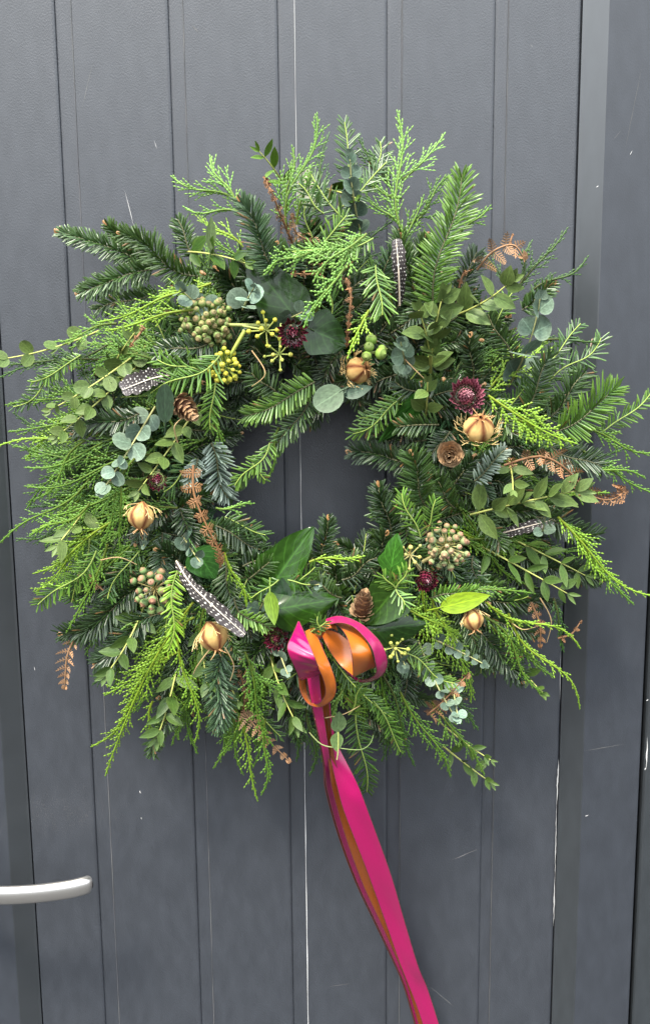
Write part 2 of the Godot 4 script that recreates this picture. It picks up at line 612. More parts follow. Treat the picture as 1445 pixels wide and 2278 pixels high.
# ivy: a lobed blade spread from the stalk, bent along its middle rib
func ivy(x0: float, y0: float, z0: float, x1: float, y1: float, z1: float, wpx: float, col: Color, tilt: Vector3, fold: float, label: String, lobes := 0.25, curl := -0.1):
	var a := at(x0, y0, z0)
	var b := at(x1, y1, z1)
	var d := (b - a).normalized()
	var L := a.distance_to(b)
	var nn := (tilt - d * tilt.dot(d)).normalized()
	var s := d.cross(nn).normalized()
	var g := Geo.new()
	var nu := 22
	var nw := 12
	var W := wpx * K * 0.5
	var grid: Array[Vector3] = []
	for i in nu + 1:
		var t := float(i) / nu
		# width: broad shoulders low on the blade, then a point
		var hw := pow(sin(PI * pow(clampf(t, 0.0, 1.0), 0.60)), 0.8) * (1.0 + lobes * exp(-pow((t - 0.27) / 0.10, 2.0)) - lobes * 0.55 * exp(-pow((t - 0.52) / 0.10, 2.0)))
		hw = maxf(hw, 0.015) * W
		for j in nw + 1:
			var x := 2.0 * j / nw - 1.0
			var back := 0.16 * (1.0 - t) * (1.0 - t) * x * x      # shoulders reach back past the stalk
			var bowz := curl * L * t * t + fold * hw * absf(x) * (0.4 + 0.6 * absf(x)) + 0.018 * L * sin(t * 8.0 + x * 3.0) * absf(x)
			var rib := -0.012 * L * exp(-pow(x / 0.10, 2.0))
			grid.append(a + d * (L * (t - back)) + s * hw * x + nn * (bowz + rib))
	var base := 0
	var vein := Color(col.r * 1.5 + 0.02, col.g * 1.35 + 0.02, col.b * 1.4 + 0.01)
	for i in nu + 1:
		for j in nw + 1:
			var p := grid[mini(i + 1, nu) * (nw + 1) + j] - grid[maxi(i - 1, 0) * (nw + 1) + j]
			var q := grid[i * (nw + 1) + mini(j + 1, nw)] - grid[i * (nw + 1) + maxi(j - 1, 0)]
			var m := q.cross(p).normalized()
			if m.dot(nn) < 0.0:
				m = -m
			if m.length_squared() < 0.5 or i == nu or i == 0:
				m = nn
			g.vert(grid[i * (nw + 1) + j], m, col, Vector2(float(j) / nw, float(i) / nu))
	for i in nu:
		for j in nw:
			g.quad(base + i * (nw + 1) + j, base + i * (nw + 1) + j + 1, base + (i + 1) * (nw + 1) + j + 1, base + (i + 1) * (nw + 1) + j)
	g.tube(PackedVector3Array([a - d * 0.014 - nn * 0.012, a - d * 0.004, a + d * 0.004]), 0.0011, 0.0009, 5, vein, vein)
	build(g, "ivy_leaf", M.ivy, wreath, false, label)

# dried bracken: a stalk with pairs of lobed leaflets that curl
func bracken(ctrl: Array, half: float, curl: float, col: Color, label: String):
	var h := holder("bracken_frond", wreath, label)
	var pts := smooth(ctrl, 24)
	var st := Geo.new()
	st.tube(pts, 0.0013, 0.0005, 5, col * 0.75, col * 1.1, true)
	build(st, "stalk", M.dry, h)
	var g := Geo.new()
	var l := span(pts)
	var n := int(l / (0.0078 * pow(maxf(half, 0.010) / 0.015, 0.5)))
	for i in n:
		var t := (i + 0.7) / n
		var pt := along(pts, t)
		var p: Vector3 = pt[0]
		var T: Vector3 = pt[1]
		var N := (Vector3(0, 0, 1) - T * T.z)
		N = N.normalized() if N.length() > 0.1 else Vector3(0, 1, 0)
		for s: float in [-1.0, 1.0]:
			var len: float = half * (0.5 + clampf(t * 3.0, 0.0, 0.5)) * pow(1.02 - t, 0.6) * rg.randf_range(0.8, 1.15)
			var dir := (T * 0.35 + T.cross(N) * s + N * rg.randf_range(0.0, 0.35)).normalized()
			var m := maxi(4, int(len / 0.0023))
			var q := p
			var cv: float = curl * rg.randf_range(0.5, 1.5)
			var c2 := vary(col, 0.22)
			var up := (N - dir * N.dot(dir)).normalized()
			for j in m:
				var f := float(j) / m
				var ax := dir.cross(up).normalized()
				dir = dir.rotated(ax, cv / m)
				up = up.rotated(ax, cv / m)
				var nxt := q + dir * (len / m)
				g.needle(q, dir, up, len / m * 1.5, 0.0010, 0.0, c2, c2)
				for k: float in [-1.0, 1.0]:
					var d2 := (ax * k + dir * 0.35).normalized()
					var l2 := (0.0028 * (1.0 - f) + 0.0010) * (half / 0.016)
					g.needle(q, d2, up, l2, 0.0013, -l2 * 0.35, c2 * 0.8, c2 * 1.25)
				q = nxt
	build(g, "leaflets", M.dry, h, true)

# ---------------------------------------------------------------- ornaments
func cone(px: float, py: float, z: float, ax: Vector3, L: float, R: float, n: int, label: String):
	var o := at(px, py, z)
	ax = ax.normalized()
	var t := thing("larch_cone", o, label, "pine cone", "larch cones wired into the wreath")
	var g := Geo.new()
	g.lathe(o, ax, [Vector2(-L * 0.45, R * 0.2), Vector2(-L * 0.3, R * 0.55), Vector2(0, R * 0.6), Vector2(L * 0.3, R * 0.35), Vector2(L * 0.42, R * 0.05)], [Color(0.05, 0.028, 0.015), Color(0.06, 0.03, 0.018), Color(0.06, 0.03, 0.018), Color(0.06, 0.03, 0.018), Color(0.06, 0.03, 0.018)], 10)
	build(g, "core", M.cone, t)
	var a := ax.cross(Vector3(0.2, 0.9, 0.3)).normalized()
	var b := ax.cross(a)
	for i in n:
		var f := (i + 0.5) / n
		var ang := i * 2.39996
		var rad := a * cos(ang) + b * sin(ang)
		var el := lerpf(0.35, 1.25, f)
		var rr := R * 0.55 * (1.0 - pow(absf(f * 1.9 - 0.75), 2.2) * 0.55)
		var p := o + ax * (L * (f - 0.5) * 0.85) + rad * rr * lerpf(0.8, 0.42, f)
		var d := (rad * cos(el) + ax * sin(el)).normalized()
		var nn := (ax * cos(el) - rad * sin(el)).normalized()
		var sl := R * lerpf(0.72, 0.5, f) * rg.randf_range(0.92, 1.08)
		var s := Geo.new()
		var c0 := vary(Color(0.24, 0.145, 0.078), 0.18)
		var c1 := vary(Color(0.52, 0.35, 0.20), 0.15)
		s.leaf(p, d, nn, sl, sl * 1.15, 3, 0.08, 0.30, c0, c1, 6, 4)
		s.leaf(p - nn * 0.0005, d, -nn, sl * 0.98, sl * 1.12, 3, -0.08, -0.30, c0 * 0.7, c0, 4, 4)
		build(s, "scale", M.cone, t)

func strawflower(px: float, py: float, z: float, ax: Vector3, R: float, n: int, open: float, c0: Color, c1: Color, label: String):
	var o := at(px, py, z)
	var tip1 := c1
	var heart := c1.lerp(Color(0.60, 0.34, 0.36), 0.7 if n > 100 else 0.12)
	ax = ax.normalized()
	var t := thing("strawflower", o, label, "flower", "burgundy strawflowers in the wreath")
	var st := Geo.new()
	st.tube(PackedVector3Array([o - ax * R * 2.2, o - ax * R]), 0.0016, 0.0016, 6, Color(0.10, 0.10, 0.05), Color(0.10, 0.08, 0.05))
	build(st, "stem", M.stem, t)
	var a := ax.cross(Vector3(0.2, 0.9, 0.3)).normalized()
	var b := ax.cross(a)
	for i in n:
		var f := (i + 0.5) / n              # 0 heart, 1 outer row
		var ang := i * 2.39996
		var rad := a * cos(ang) + b * sin(ang)
		var th := lerpf(0.12, 1.75, pow(f, 0.62))
		var out := rad * sin(th) + ax * cos(th)
		var up2 := ax * sin(th) - rad * cos(th)
		var p := o + out * R * 0.58
		var d := (out * lerpf(0.45, 0.35 + open * 0.5, f) + up2 * lerpf(0.9, 0.9 - open * 0.4, f)).normalized()
		var nn := (out - d * out.dot(d)).normalized()
		var pl := R * lerpf(0.42, 0.72, f) * rg.randf_range(0.9, 1.1)
		var g := Geo.new()
		var k := rg.randf_range(0.6, 1.3)
		c1 = tip1.lerp(heart, pow(1.0 - f, 2.0))
		g.leaf(p, d, nn, pl, pl * 0.42, 1, -0.08, -0.35, c0 * k, c1 * k, 6, 4)
		build(g, "petal", M.petal, t)

func pod(px: float, py: float, z: float, ax: Vector3, R: float, label: String, threads: int):
	var o := at(px, py, z)
	ax = ax.normalized()
	var tanc := [vary(Color(0.20, 0.085, 0.03), 0.2), vary(Color(0.50, 0.33, 0.12), 0.22)]
	var t := thing("seed_pod", o, label, "seed pod", "dried seed pods in the wreath")
	var g := Geo.new()
	var rows := []
	var cols := []
	var k := 14
	for i in k + 1:
		var f := float(i) / k
		rows.append(Vector2((f - 0.5) * 2.35 * R, R * maxf(0.02, pow(sin(PI * clampf(pow(f, 1.12) * 0.96 + 0.02, 0, 1)), 0.78))))
		cols.append(tanc[0].lerp(tanc[1], pow(sin(PI * f), 0.7)))
	g.lathe(o, ax, rows, cols, 40, 5, 0.075, Color(0.075, 0.010, 0.009), 0.8)
	for q in g.v.size():
		g.v[q] += g.n[q] * R * 0.035 * sin(g.v[q].x * 900.0 + sin(g.v[q].y * 700.0) * 2.0)
	var nz := noise(260.0, 3, 61)
	for q in g.c.size():     # blotches of the dried skin
		var f := 0.5 + 0.9 * nz.get_noise_3dv(g.v[q])
		g.c[q] = g.c[q].lerp(Color(0.20, 0.085, 0.035), clampf(f - 0.2, 0.0, 0.7) * 0.6)
	build(g, "capsule", M.pod, t)
	var a := ax.cross(Vector3(0.31, 0.2, 0.93)).normalized()
	var b := ax.cross(a)
	for i in 5:
		var ang := TAU * i / 5 + 0.62
		var rad := a * cos(ang) + b * sin(ang)
		var p := o + ax * R * 0.98 + rad * R * 0.18
		var h := Geo.new()
		h.tube(PackedVector3Array([p - ax * R * 0.1, p + ax * R * 0.16 + rad * R * 0.08, p + ax * R * 0.34 + rad * R * rg.randf_range(0.15, 0.35), p + ax * R * rg.randf_range(0.35, 0.6) + rad * R * rg.randf_range(0.3, 0.7)]), R * 0.085, R * 0.02, 6, Color(0.30, 0.13, 0.055), Color(0.42, 0.27, 0.13), true)
		build(h, "horn", M.pod, t)
	var br := Geo.new()
	for i in threads:
		var ang := TAU * i / threads + rg.randf()
		var rad := a * cos(ang) + b * sin(ang)
		var p := o - ax * R * 1.05
		var q := p + rad * R * rg.randf_range(0.95, 1.3) + ax * R * rg.randf_range(0.3, 0.9)
		var e := q + (rad * rg.randf_range(0.2, 0.8) + ax * rg.randf_range(0.3, 1.0)) * R * 0.9
		br.tube(smooth([p, q, e], 8), 0.00042, 0.00025, 4, Color(0.40, 0.27, 0.11), Color(0.55, 0.42, 0.20))
		for j in 2:
			var w := q.lerp(e, 0.2 + 0.3 * j)
			br.tube(PackedVector3Array([w, w + (rad.rotated(ax, 0.9 - 1.8 * j) * 0.5 + ax * 0.5) * R * 0.7]), 0.0004, 0.00025, 4, Color(0.48, 0.35, 0.15), Color(0.55, 0.42, 0.20))
	build(br, "thread_bracts", M.dry, t, true)

func berry_mesh(c: Vector3, d: Vector3, r: float, capc: Color, g0: Color) -> Geo:
	var g := Geo.new()
	var rows := [Vector2(-r * 1.0, r * 0.12), Vector2(-r * 0.85, r * 0.5), Vector2(-r * 0.35, r * 0.95), Vector2(r * 0.15, r), Vector2(r * 0.5, r * 0.86), Vector2(r * 0.56, r * 0.80), Vector2(r * 0.82, r * 0.5), Vector2(r * 0.92, r * 0.16), Vector2(r * 1.12, r * 0.1), Vector2(r * 1.2, r * 0.01)]
	var k := vary(g0, 0.15)
	var ripe := rg.randf_range(0.55, 1.0)
	var q := k.lerp(vary(capc, 0.2), ripe)
	g.lathe(c, d, rows, [k * 0.9, k, k, k, k.lerp(q, 0.3), q * 0.6, q, q * 1.05, q * 0.7, q * 0.5], 10)
	return g

func umbel(px: float, py: float, z: float, ax: Vector3, R: float, n: int, r: float, spread: float, gc: Color, cc: Color, sc: Color, stalk_to: Vector3, label: String, name_part := "berry"):
	var o := at(px, py, z)
	ax = ax.normalized()
	var t := thing("ivy_berry_cluster" if name_part == "berry" else "ivy_flower_cluster", o, label, "ivy berries" if name_part == "berry" else "ivy flowers", "ivy heads in the wreath")
	var st := Geo.new()
	st.tube(smooth([stalk_to, stalk_to.lerp(o, 0.5) + Vector3(0, 0, 0.004), o], 8), 0.0019 if n > 20 else 0.0011, 0.0014 if n > 20 else 0.0009, 6, sc * 0.9, sc)
	build(st, "stalk", M.stem, t)
	var a := ax.cross(Vector3(0.2, 0.9, 0.3)).normalized()
	var b := ax.cross(a)
	for i in n:
		var f := (i + 0.5) / n
		var th := acos(1.0 - f * (1.0 - cos(spread)))
		var ang := i * 2.39996
		var d := (ax * cos(th) + (a * cos(ang) + b * sin(ang)) * sin(th)).normalized()
		d = (d + Vector3(rg.randf_range(-1, 1), rg.randf_range(-1, 1), rg.randf_range(-1, 1)) * 0.1).normalized()
		var rr := R * rg.randf_range(0.74, 1.1)
		var c := o + d * rr
		var g := berry_mesh(c, d, r * rg.randf_range(0.66, 1.12), cc, gc)
		var m := build(g, name_part, M.berry, t)
		var p := Geo.new()
		p.tube(PackedVector3Array([o, o + d * rr * 0.5, c - d * r * 0.8]), 0.0005, 0.0007, 5, sc, sc.lerp(gc, 0.4))
		build(p, "pedicel", M.stem, t)

func feather(ctrl: Array, wpx: float, tilt: Vector3, curl: float, label: String, notch := 0.0):
	var pts := smooth(ctrl, 30)
	var t := thing("spotted_feather", ctrl[0], label, "feather", "spotted feathers tucked into the wreath")
	var nw := 8
	var l := span(pts)
	for side: float in [-1.0, 1.0]:
		var g := Geo.new()
		for i in 31:
			var f := i / 30.0
			var T := (pts[mini(i + 1, 30)] - pts[maxi(i - 1, 0)]).normalized()
			var N := (tilt - T * tilt.dot(T)).normalized()
			var S := T.cross(N) * side
			var hw := wpx * K * 0.5 * pow(clampf(f * 1.12, 0, 1), 0.45) * sqrt(clampf((1.0 - f) * 2.6, 0, 1))
			if side < 0.0:
				hw *= 0.78
			for j in nw + 1:
				var x := float(j) / nw
				var tear := 1.0 - (0.16 * maxf(0.0, sin(f * 37.0 + side * 2.0)) + 0.30 * exp(-pow((f - 0.45 - 0.12 * side) / 0.02, 2.0)) + 0.06 * sin(f * 151.0)) * x
				g.vert(pts[i] + S * hw * x * tear + T * hw * x * 0.55 + N * (curl * hw * x * x), (N - S * 2.0 * curl * x).normalized(), Color(1, 1, 1), Vector2(0.5 + 0.5 * x * side, f))
		for i in 30:
			for j in nw:
				g.quad(i * (nw + 1) + j, i * (nw + 1) + j + 1, (i + 1) * (nw + 1) + j + 1, (i + 1) * (nw + 1) + j)
		build(g, "vane", M.feather, t)
	var s := Geo.new()
	var q := PackedVector3Array()
	for p in pts:
		q.append(p + tilt.normalized() * 0.0006)
	s.tube(q, 0.0009, 0.0003, 6, Color(0.5, 0.4, 0.3), Color(0.62, 0.55, 0.45))
	build(s, "shaft", M.stem, t)

# ribbon: a cloth strip between two edges
func ribbon(called: String, le: Array, ri: Array, col: Color, parent: Node3D, belly := 0.0, edgec := Color(0.10, 0.03, 0.03)):
	var k := 48
	var nw := 8
	var a := smooth(le, k)
	var b := smooth(ri, k)
	var g := Geo.new()
	var ph := rg.randf() * 6.0
	var q: Array[Vector3] = []
	for i in k + 1:
		var s := b[i] - a[i]
		var t := a[mini(i + 1, k)] + b[mini(i + 1, k)] - a[maxi(i - 1, 0)] - b[maxi(i - 1, 0)]
		var n := s.cross(t).normalized()
		for j in nw + 1:
			var x := float(j) / nw
			var f := float(i) / k
			var soft := 0.00045 * sin(f * 19.0 + x * 2.6 + ph) + 0.00035 * sin(f * 41.0 - x * 4.0 + ph * 2.0)
			q.append(a[i].lerp(b[i], x) + n * (belly * s.length() * 4.0 * x * (1.0 - x) + soft * 4.0 * x * (1.0 - x)))
	for i in k + 1:
		for j in nw + 1:
			var du := q[i * (nw + 1) + mini(j + 1, nw)] - q[i * (nw + 1) + maxi(j - 1, 0)]
			var dv := q[mini(i + 1, k) * (nw + 1) + j] - q[maxi(i - 1, 0) * (nw + 1) + j]
			var n := du.cross(dv).normalized()
			if n.length_squared() < 0.5:
				n = Vector3(0, 0, 1)
			g.vert(q[i * (nw + 1) + j], n, col, Vector2(float(j) / nw, float(i) / k * 6.0))
	for i in k:
		for j in nw:
			g.quad(i * (nw + 1) + j, i * (nw + 1) + j + 1, (i + 1) * (nw + 1) + j + 1, (i + 1) * (nw + 1) + j)
	var o := build(g, called, M.satin, parent)
	var e := Geo.new()
	e.tube(a, 0.00028, 0.00028, 5, edgec, edgec)
	build(e, "woven_edge", M.edge, o)
	var f := Geo.new()
	f.tube(b, 0.00028, 0.00028, 5, edgec, edgec)
	build(f, "woven_edge", M.edge, o)

func P(list: Array) -> Array:      # [x, y, z, x, y, z, ...] in photo pixels and millimetres
	var out := []
	for i in range(0, list.size(), 3):
		out.append(at(list[i], list[i + 1], list[i + 2]))
	return out

# ---------------------------------------------------------------- the door
const Y0 := -1.30
const Y1 := 0.74

func scratch(parent: Node3D, x0: float, y0: float, x1: float, y1: float, z: float, wmm: float, shade: float):
	var a := at(x0, y0, z + 0.15)
	var b := at(x1, y1, z + 0.15)
	var g := Geo.new()
	var d := (b - a).normalized()
	var s := d.cross(Vector3(0, 0, 1)) * wmm * 0.0005
	var n := maxi(3, int(a.distance_to(b) / 0.004))
	var col := Color(shade, shade * 0.99, shade * 0.97)
	for i in n + 1:
		var f := float(i) / n
		var w := sin(PI * clampf(f, 0.03, 0.97)) * rg.randf_range(0.35, 1.0)
		var p := a.lerp(b, f) + s * rg.randf_range(-0.35, 0.35)
		g.vert(p - s * w, Vector3(0, 0, 1), col)
		g.vert(p + s * w, Vector3(0, 0, 1), col)
	for i in n:
		g.quad(i * 2, i * 2 + 1, i * 2 + 3, i * 2 + 2)
	build(g, "scratch", M.worn, parent)

func make_door():
	var grey := Color(0.0275, 0.032, 0.042)
	var grey2 := Color(0.027, 0.029, 0.032)
	var o := Vector3(0, Y0, 0)
	var door := thing("front_door", o, "anthracite grey grooved door leaf behind the wreath, with steel lever handle", "door")
	var darks := [120.0, 373.0, 616.0, 860.0, 1102.0]
	var lights := [156.0, 405.0, 653.0, 893.0, 1130.0]
	var xl0 := at(73, 1900, 0).x
	var xr0 := at(1293, 0, 0).x
	var xl1 := at(20, 1900, 12).x
	var xr1 := at(1355, 0, 12).x
	var xr2 := at(1436, 1400, 12).x
	var xl2 := xl1 - (xr2 - xr1)
	var ch := 0.0012
	for i in 6:
		var a := xl0 if i == 0 else at(lights[i - 1], 0, 0).x
		var b := xr0 if i == 5 else at(darks[i], 0, 0).x
		var g := Geo.new()
		g.moulding([Vector2(a, -0.012), Vector2(a, -0.0008), Vector2(a + 0.0005, -0.0002), Vector2(a + ch, 0.0), Vector2(b - ch * 2.2, 0.0), Vector2(b - ch, -0.0004), Vector2(b - ch * 0.3, -0.0010), Vector2(b, -0.0016), Vector2(b, -0.012), Vector2(a, -0.012)], Y0, Y1, grey)
		build(g, "board", M.door, door)
	for i in 5:
		var a := at(darks[i], 0, 0).x
		var b := at(lights[i], 0, 0).x
		var g := Geo.new()
		g.moulding([Vector2(a + 0.0001, -0.0024), Vector2(a + 0.0012, -0.0021), Vector2(a + 0.0035, -0.0018), Vector2(b - 0.003, -0.0016), Vector2(b - 0.0001, -0.0013)], Y0, Y1, grey)
		build(g, "groove_strip", M.door, door)
		# paint rubbed thin along the raised edge of the groove
		var w := Geo.new()
		var n := 90
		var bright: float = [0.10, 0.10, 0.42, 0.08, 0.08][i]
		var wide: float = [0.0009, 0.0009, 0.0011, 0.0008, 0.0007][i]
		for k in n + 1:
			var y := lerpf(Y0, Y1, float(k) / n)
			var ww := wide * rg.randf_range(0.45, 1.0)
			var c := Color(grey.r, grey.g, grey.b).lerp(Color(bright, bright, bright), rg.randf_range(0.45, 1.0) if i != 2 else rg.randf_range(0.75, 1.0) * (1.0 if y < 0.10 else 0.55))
			w.vert(Vector3(b + 0.0001, y, -0.0004), Vector3(-0.5, 0, 0.85), c)
			w.vert(Vector3(b + 0.0001 + ww, y, 0.0003), Vector3(-0.2, 0, 0.97), c)
		for k in n:
			w.quad(k * 2, k * 2 + 1, k * 2 + 3, k * 2 + 2)
		build(w, "worn_edge", M.worn, door)
	# bevelled beads round the panel, then the flat stiles
	var g := Geo.new()
	g.moulding([Vector2(xr0 + 0.0010, -0.012), Vector2(xr0 + 0.0010, 0.0006), Vector2(xr0 + 0.0032, 0.0016), Vector2(xr1 - 0.0012, 0.0116), Vector2(xr1, 0.012)], Y0, Y1, grey2)
	build(g, "bead", M.bead, door)
	g = Geo.new()
	g.moulding([Vector2(xl1, 0.012), Vector2(xl1 + 0.0012, 0.0116), Vector2(xl0 - 0.0032, 0.0016), Vector2(xl0 - 0.0009, 0.0006), Vector2(xl0 - 0.0009, -0.012)], Y0, Y1, grey2)
	build(g, "bead", M.bead, door)
	g = Geo.new()
	g.moulding([Vector2(xr1, 0.012), Vector2(xr2 - 0.0015, 0.012), Vector2(xr2 - 0.0004, 0.0115), Vector2(xr2, 0.010), Vector2(xr2, -0.03)], Y0, Y1, grey)
	build(g, "stile", M.smooth, door)
	g = Geo.new()
	g.moulding([Vector2(xl2, -0.03), Vector2(xl2, 0.010), Vector2(xl2 + 0.0015, 0.012), Vector2(xl1, 0.012)], Y0, Y1, grey)
	build(g, "stile", M.smooth, door)
	g = Geo.new()
	g.moulding([Vector2(xl0 - 0.02, -0.0040), Vector2(xr0 + 0.02, -0.0040)], Y0, Y1, grey * 0.6)
	build(g, "backing", M.smooth, door)
	# marks in the paint
	for r in [[207, 138, 182, 245, 0, 0.4, 0.14], [343, 312, 349, 331, 0, 0.6, 0.45], [278, 424, 300, 512, 0, 0.55, 0.4], [428, 55, 440, 72, 0, 1.6, 0.09], [311, 1759, 313, 1765, 0, 1.3, 0.5], [314, 1818, 316, 1823, 0, 1.2, 0.5], [77, 1483, 78, 1492, 0, 1.0, 0.5], [1003, 1914, 1064, 1888, 0, 0.9, 0.13], [950, 2190, 1010, 2240, 0, 0.6, 0.14], [1180, 100, 1183, 104, 0, 0.4, 0.3], [730, 2195, 780, 2188, 0, 0.8, 0.11]]:
		scratch(door, r[0], r[1], r[2], r[3], r[4], r[5], r[6])
	for r in [[1297, 1671, 1388, 1655, 12, 0.6, 0.10], [1300, 1816, 1308, 1813, 12, 1.2, 0.35], [1388, 340, 1428, 140, 12, 0.4, 0.10], [1362, 312, 1380, 290, 12, 0.5, 0.11], [1325, 417, 1330, 413, 10, 1.0, 0.45], [1400, 345, 1405, 335, 12, 0.6, 0.5]]:
		scratch(door, r[0], r[1], r[2], r[3], r[4], r[5], r[6])
	for r in [[1241, 1690, 1237, 1790, 2.4, 2.0, 0.30], [1237, 1780, 1233, 1960, 2.4, 1.2, 0.28], [1233, 1950, 1230, 2060, 2.4, 1.6, 0.26], [1246, 1450, 1244, 1560, 2.4, 0.8, 0.25]]:
		scratch(door, r[0], r[1], r[2], r[3], r[4], r[5], r[6])
	# handle: neck, lever and the dark plug in its end
	var h := holder("handle", door, "brushed steel lever handle with dark end plug")
	var k := 26
	var path := smooth(P([-118, 1986, 18, -112, 1987, 42, -84, 1989, 60, 0, 1992, 63, 80, 1988, 63, 150, 1979, 60, 185, 1971, 57, 196, 1968, 54]), k)
	var lv := Geo.new()
	var sides := 16
	for i in k + 1:
		var T := (path[mini(i + 1, k)] - path[maxi(i - 1, 0)]).normalized()
		var U := Vector3(0, 1, 0)
		U = (U - T * U.dot(T)).normalized()
		var N := T.cross(U).normalized()
		var f := float(i) / k
		var hu := 0.0094 * lerpf(1.0, 0.94, f)
		for s in sides:
			var ang := TAU * s / sides
			var cu := signf(cos(ang)) * pow(absf(cos(ang)), 0.75)
			var cn := signf(sin(ang)) * pow(absf(sin(ang)), 0.75)
			lv.vert(path[i] + U * cu * hu + N * cn * 0.0056, (U * cos(ang) * 0.0056 + N * sin(ang) * 0.0088).normalized(), Color(0.62, 0.60, 0.57))
	for i in k:
		for s in sides:
			lv.quad(i * sides + s, i * sides + (s + 1) % sides, (i + 1) * sides + (s + 1) % sides, (i + 1) * sides + s)
	build(lv, "lever", M.steel, h)
	var pg := Geo.new()
	pg.tube(PackedVector3Array([path[k] - Vector3(0, 0, 0.0), path[k] + (path[k] - path[k - 1]).normalized() * 0.003]), 0.0052, 0.0046, 14, Color(0.02, 0.02, 0.02), Color(0.02, 0.02, 0.02), true)
	build(pg, "end_plug", M.rubber, h)
	var pl := Geo.new()
	var c := at(-118, 1986, 12)
	pl.tube(PackedVector3Array([c, c + Vector3(0, 0, 0.006)]), 0.018, 0.0165, 24, Color(0.6, 0.58, 0.55), Color(0.6, 0.58, 0.55), true)
	build(pl, "rose", M.steel, h)
	# the fixed frame beside the leaf
	var fr := thing("door_frame", Vector3(xr2 + 0.05, Y0, 0), "anthracite grey door frame jamb along the right edge beside the leaf", "door frame")
	g = Geo.new()
	g.moulding([Vector2(xr2 + 0.0036, -0.05), Vector2(xr2 + 0.0036, 0.012), Vector2(xr2 + 0.0050, 0.0140), Vector2(xr2 + 0.0066, 0.0146), Vector2(xr2 + 0.36, 0.0146), Vector2(xr2 + 0.36, -0.05)], Y0, Y1, grey2)
	build(g, "jamb", M.smooth, fr)
	g = Geo.new()
	g.moulding([Vector2(xr2 - 0.02, -0.035), Vector2(xr2 + 0.0036, -0.035)], Y0, Y1, Color(0.015, 0.015, 0.016))
	build(g, "gasket", M.rubber, fr)
	for r in [[1439, 1640, 1436, 1712, 14.6, 1.4, 0.5], [1434, 1708, 1433, 1713, 14.6, 1.8, 0.6], [1441, 1556, 1436, 1559, 14.6, 1.2, 0.6]]:
		scratch(fr, r[0], r[1], r[2], r[3], r[4], r[5], r[6])
	fr.set_meta("kind", "structure")
	var fl := thing("door_frame", Vector3(xl2 - 0.05, Y0, 0), "anthracite grey door frame jamb left of the leaf beyond the handle", "door frame")
	g = Geo.new()
	g.moulding([Vector2(xl2 - 0.36, -0.05), Vector2(xl2 - 0.36, 0.0146), Vector2(xl2 - 0.0066, 0.0146), Vector2(xl2 - 0.0036, 0.012), Vector2(xl2 - 0.0036, -0.05)], Y0, Y1, grey2)
	build(g, "jamb", M.smooth, fl)
	fl.set_meta("kind", "structure")

# ---------------------------------------------------------------- the wreath
func limit(ang: float) -> float:      # how far the greenery reaches, photo pixels from the middle, clockwise from the right
	var r := [630.0, 650.0, 610.0, 620.0, 640.0, 600.0, 650.0, 590.0, 520.0, 590.0, 610.0, 590.0]
	var f := fposmod(ang, TAU) / TAU * 12.0
	var i := int(f) % 12
	return lerpf(r[i], r[(i + 1) % 12], f - floorf(f))

func sprig(kind: String, tone: String, a: Vector3, b: Vector3, bend: float, half: float, label := ""):
	var pts := bow(a, b, bend, 0.08)
	var wig := rg.randf_range(-0.06, 0.06)
	var dv := b - a
	for i in pts.size():
		pts[i] += Vector3(-dv.y, dv.x, 0.25 * dv.length()) * (wig * sin(TAU * i / (pts.size() - 1.0)))
	if label == "":
		label = {"lime": "bright yellow-green soft sprig", "pale": "pale fresh green flat sprig", "silver": "fir sprig showing its silver underside", "blue": "stiff blue-green fir sprig"}.get(tone, "")
	match kind:
		"brush": fir(pts, half * K, tone, "brush", "fir_sprig", label)
		"flat": fir(pts, half * K, tone, "flat", "fir_sprig", label)
		"yew": fir(pts, half * K, tone, "yew", "yew_sprig", label)
		"cyp": cypress(pts, half * K, tone, false, "cypress_sprig", label)
		"thu": cypress(pts, half * K, tone, true, "cedar_sprig", label)

func make_base():
	var c := at(685, 1045, 24)
	var g := Geo.new()
	var R := 0.150
	var nz := noise(28.0, 3, 51)
	for i in 97:
		for j in 24:
			var u := TAU * i / 96.0
			var w := TAU * j / 24.0
			var rr := 0.034 * (1.0 + 0.25 * nz.get_noise_3d(cos(u) * 0.15, sin(u) * 0.15, w * 0.02))
			var o := Vector3(cos(u) * cos(w), sin(u) * cos(w), sin(w) * 0.62)
			var k := 0.8 + 0.4 * nz.get_noise_2d(u * 0.1 + 3.0, w * 0.05)
			g.vert(c + Vector3(cos(u) * R, sin(u) * R, 0) + o * rr, Vector3(cos(u) * cos(w), sin(u) * cos(w), sin(w)).normalized(), Color(0.045 * k, 0.05 * k, 0.02 * k))
	for i in 96:
		for j in 24:
			g.quad(i * 24 + j, i * 24 + (j + 1) % 24, (i + 1) * 24 + (j + 1) % 24, (i + 1) * 24 + j)
	build(g, "moss_ring", M.moss, wreath)
	var t := Geo.new()
	for i in 9000:
		var u := rg.randf() * TAU
		var w := rg.randf_range(-0.4, PI + 0.4)
		var o := Vector3(cos(u) * cos(w), sin(u) * cos(w), sin(w) * 0.62)
		var p := c + Vector3(cos(u) * R, sin(u) * R, 0) + o * 0.034
		var d := (o + Vector3(rg.randf_range(-1, 1), rg.randf_range(-1, 1), rg.randf_range(-0.2, 0.8)) * 1.1).normalized()
		var nn := (Vector3(0, 0.3, 1) - d * d.z).normalized()
		var kk := rg.randf_range(0.7, 1.3)
		t.needle(p, d, nn, rg.randf_range(0.010, 0.024), 0.0017, 0.0, Color(0.028, 0.068, 0.028) * kk, Color(0.05, 0.115, 0.045) * kk)
	build(t, "fir_tufts", M.needle, wreath, true)

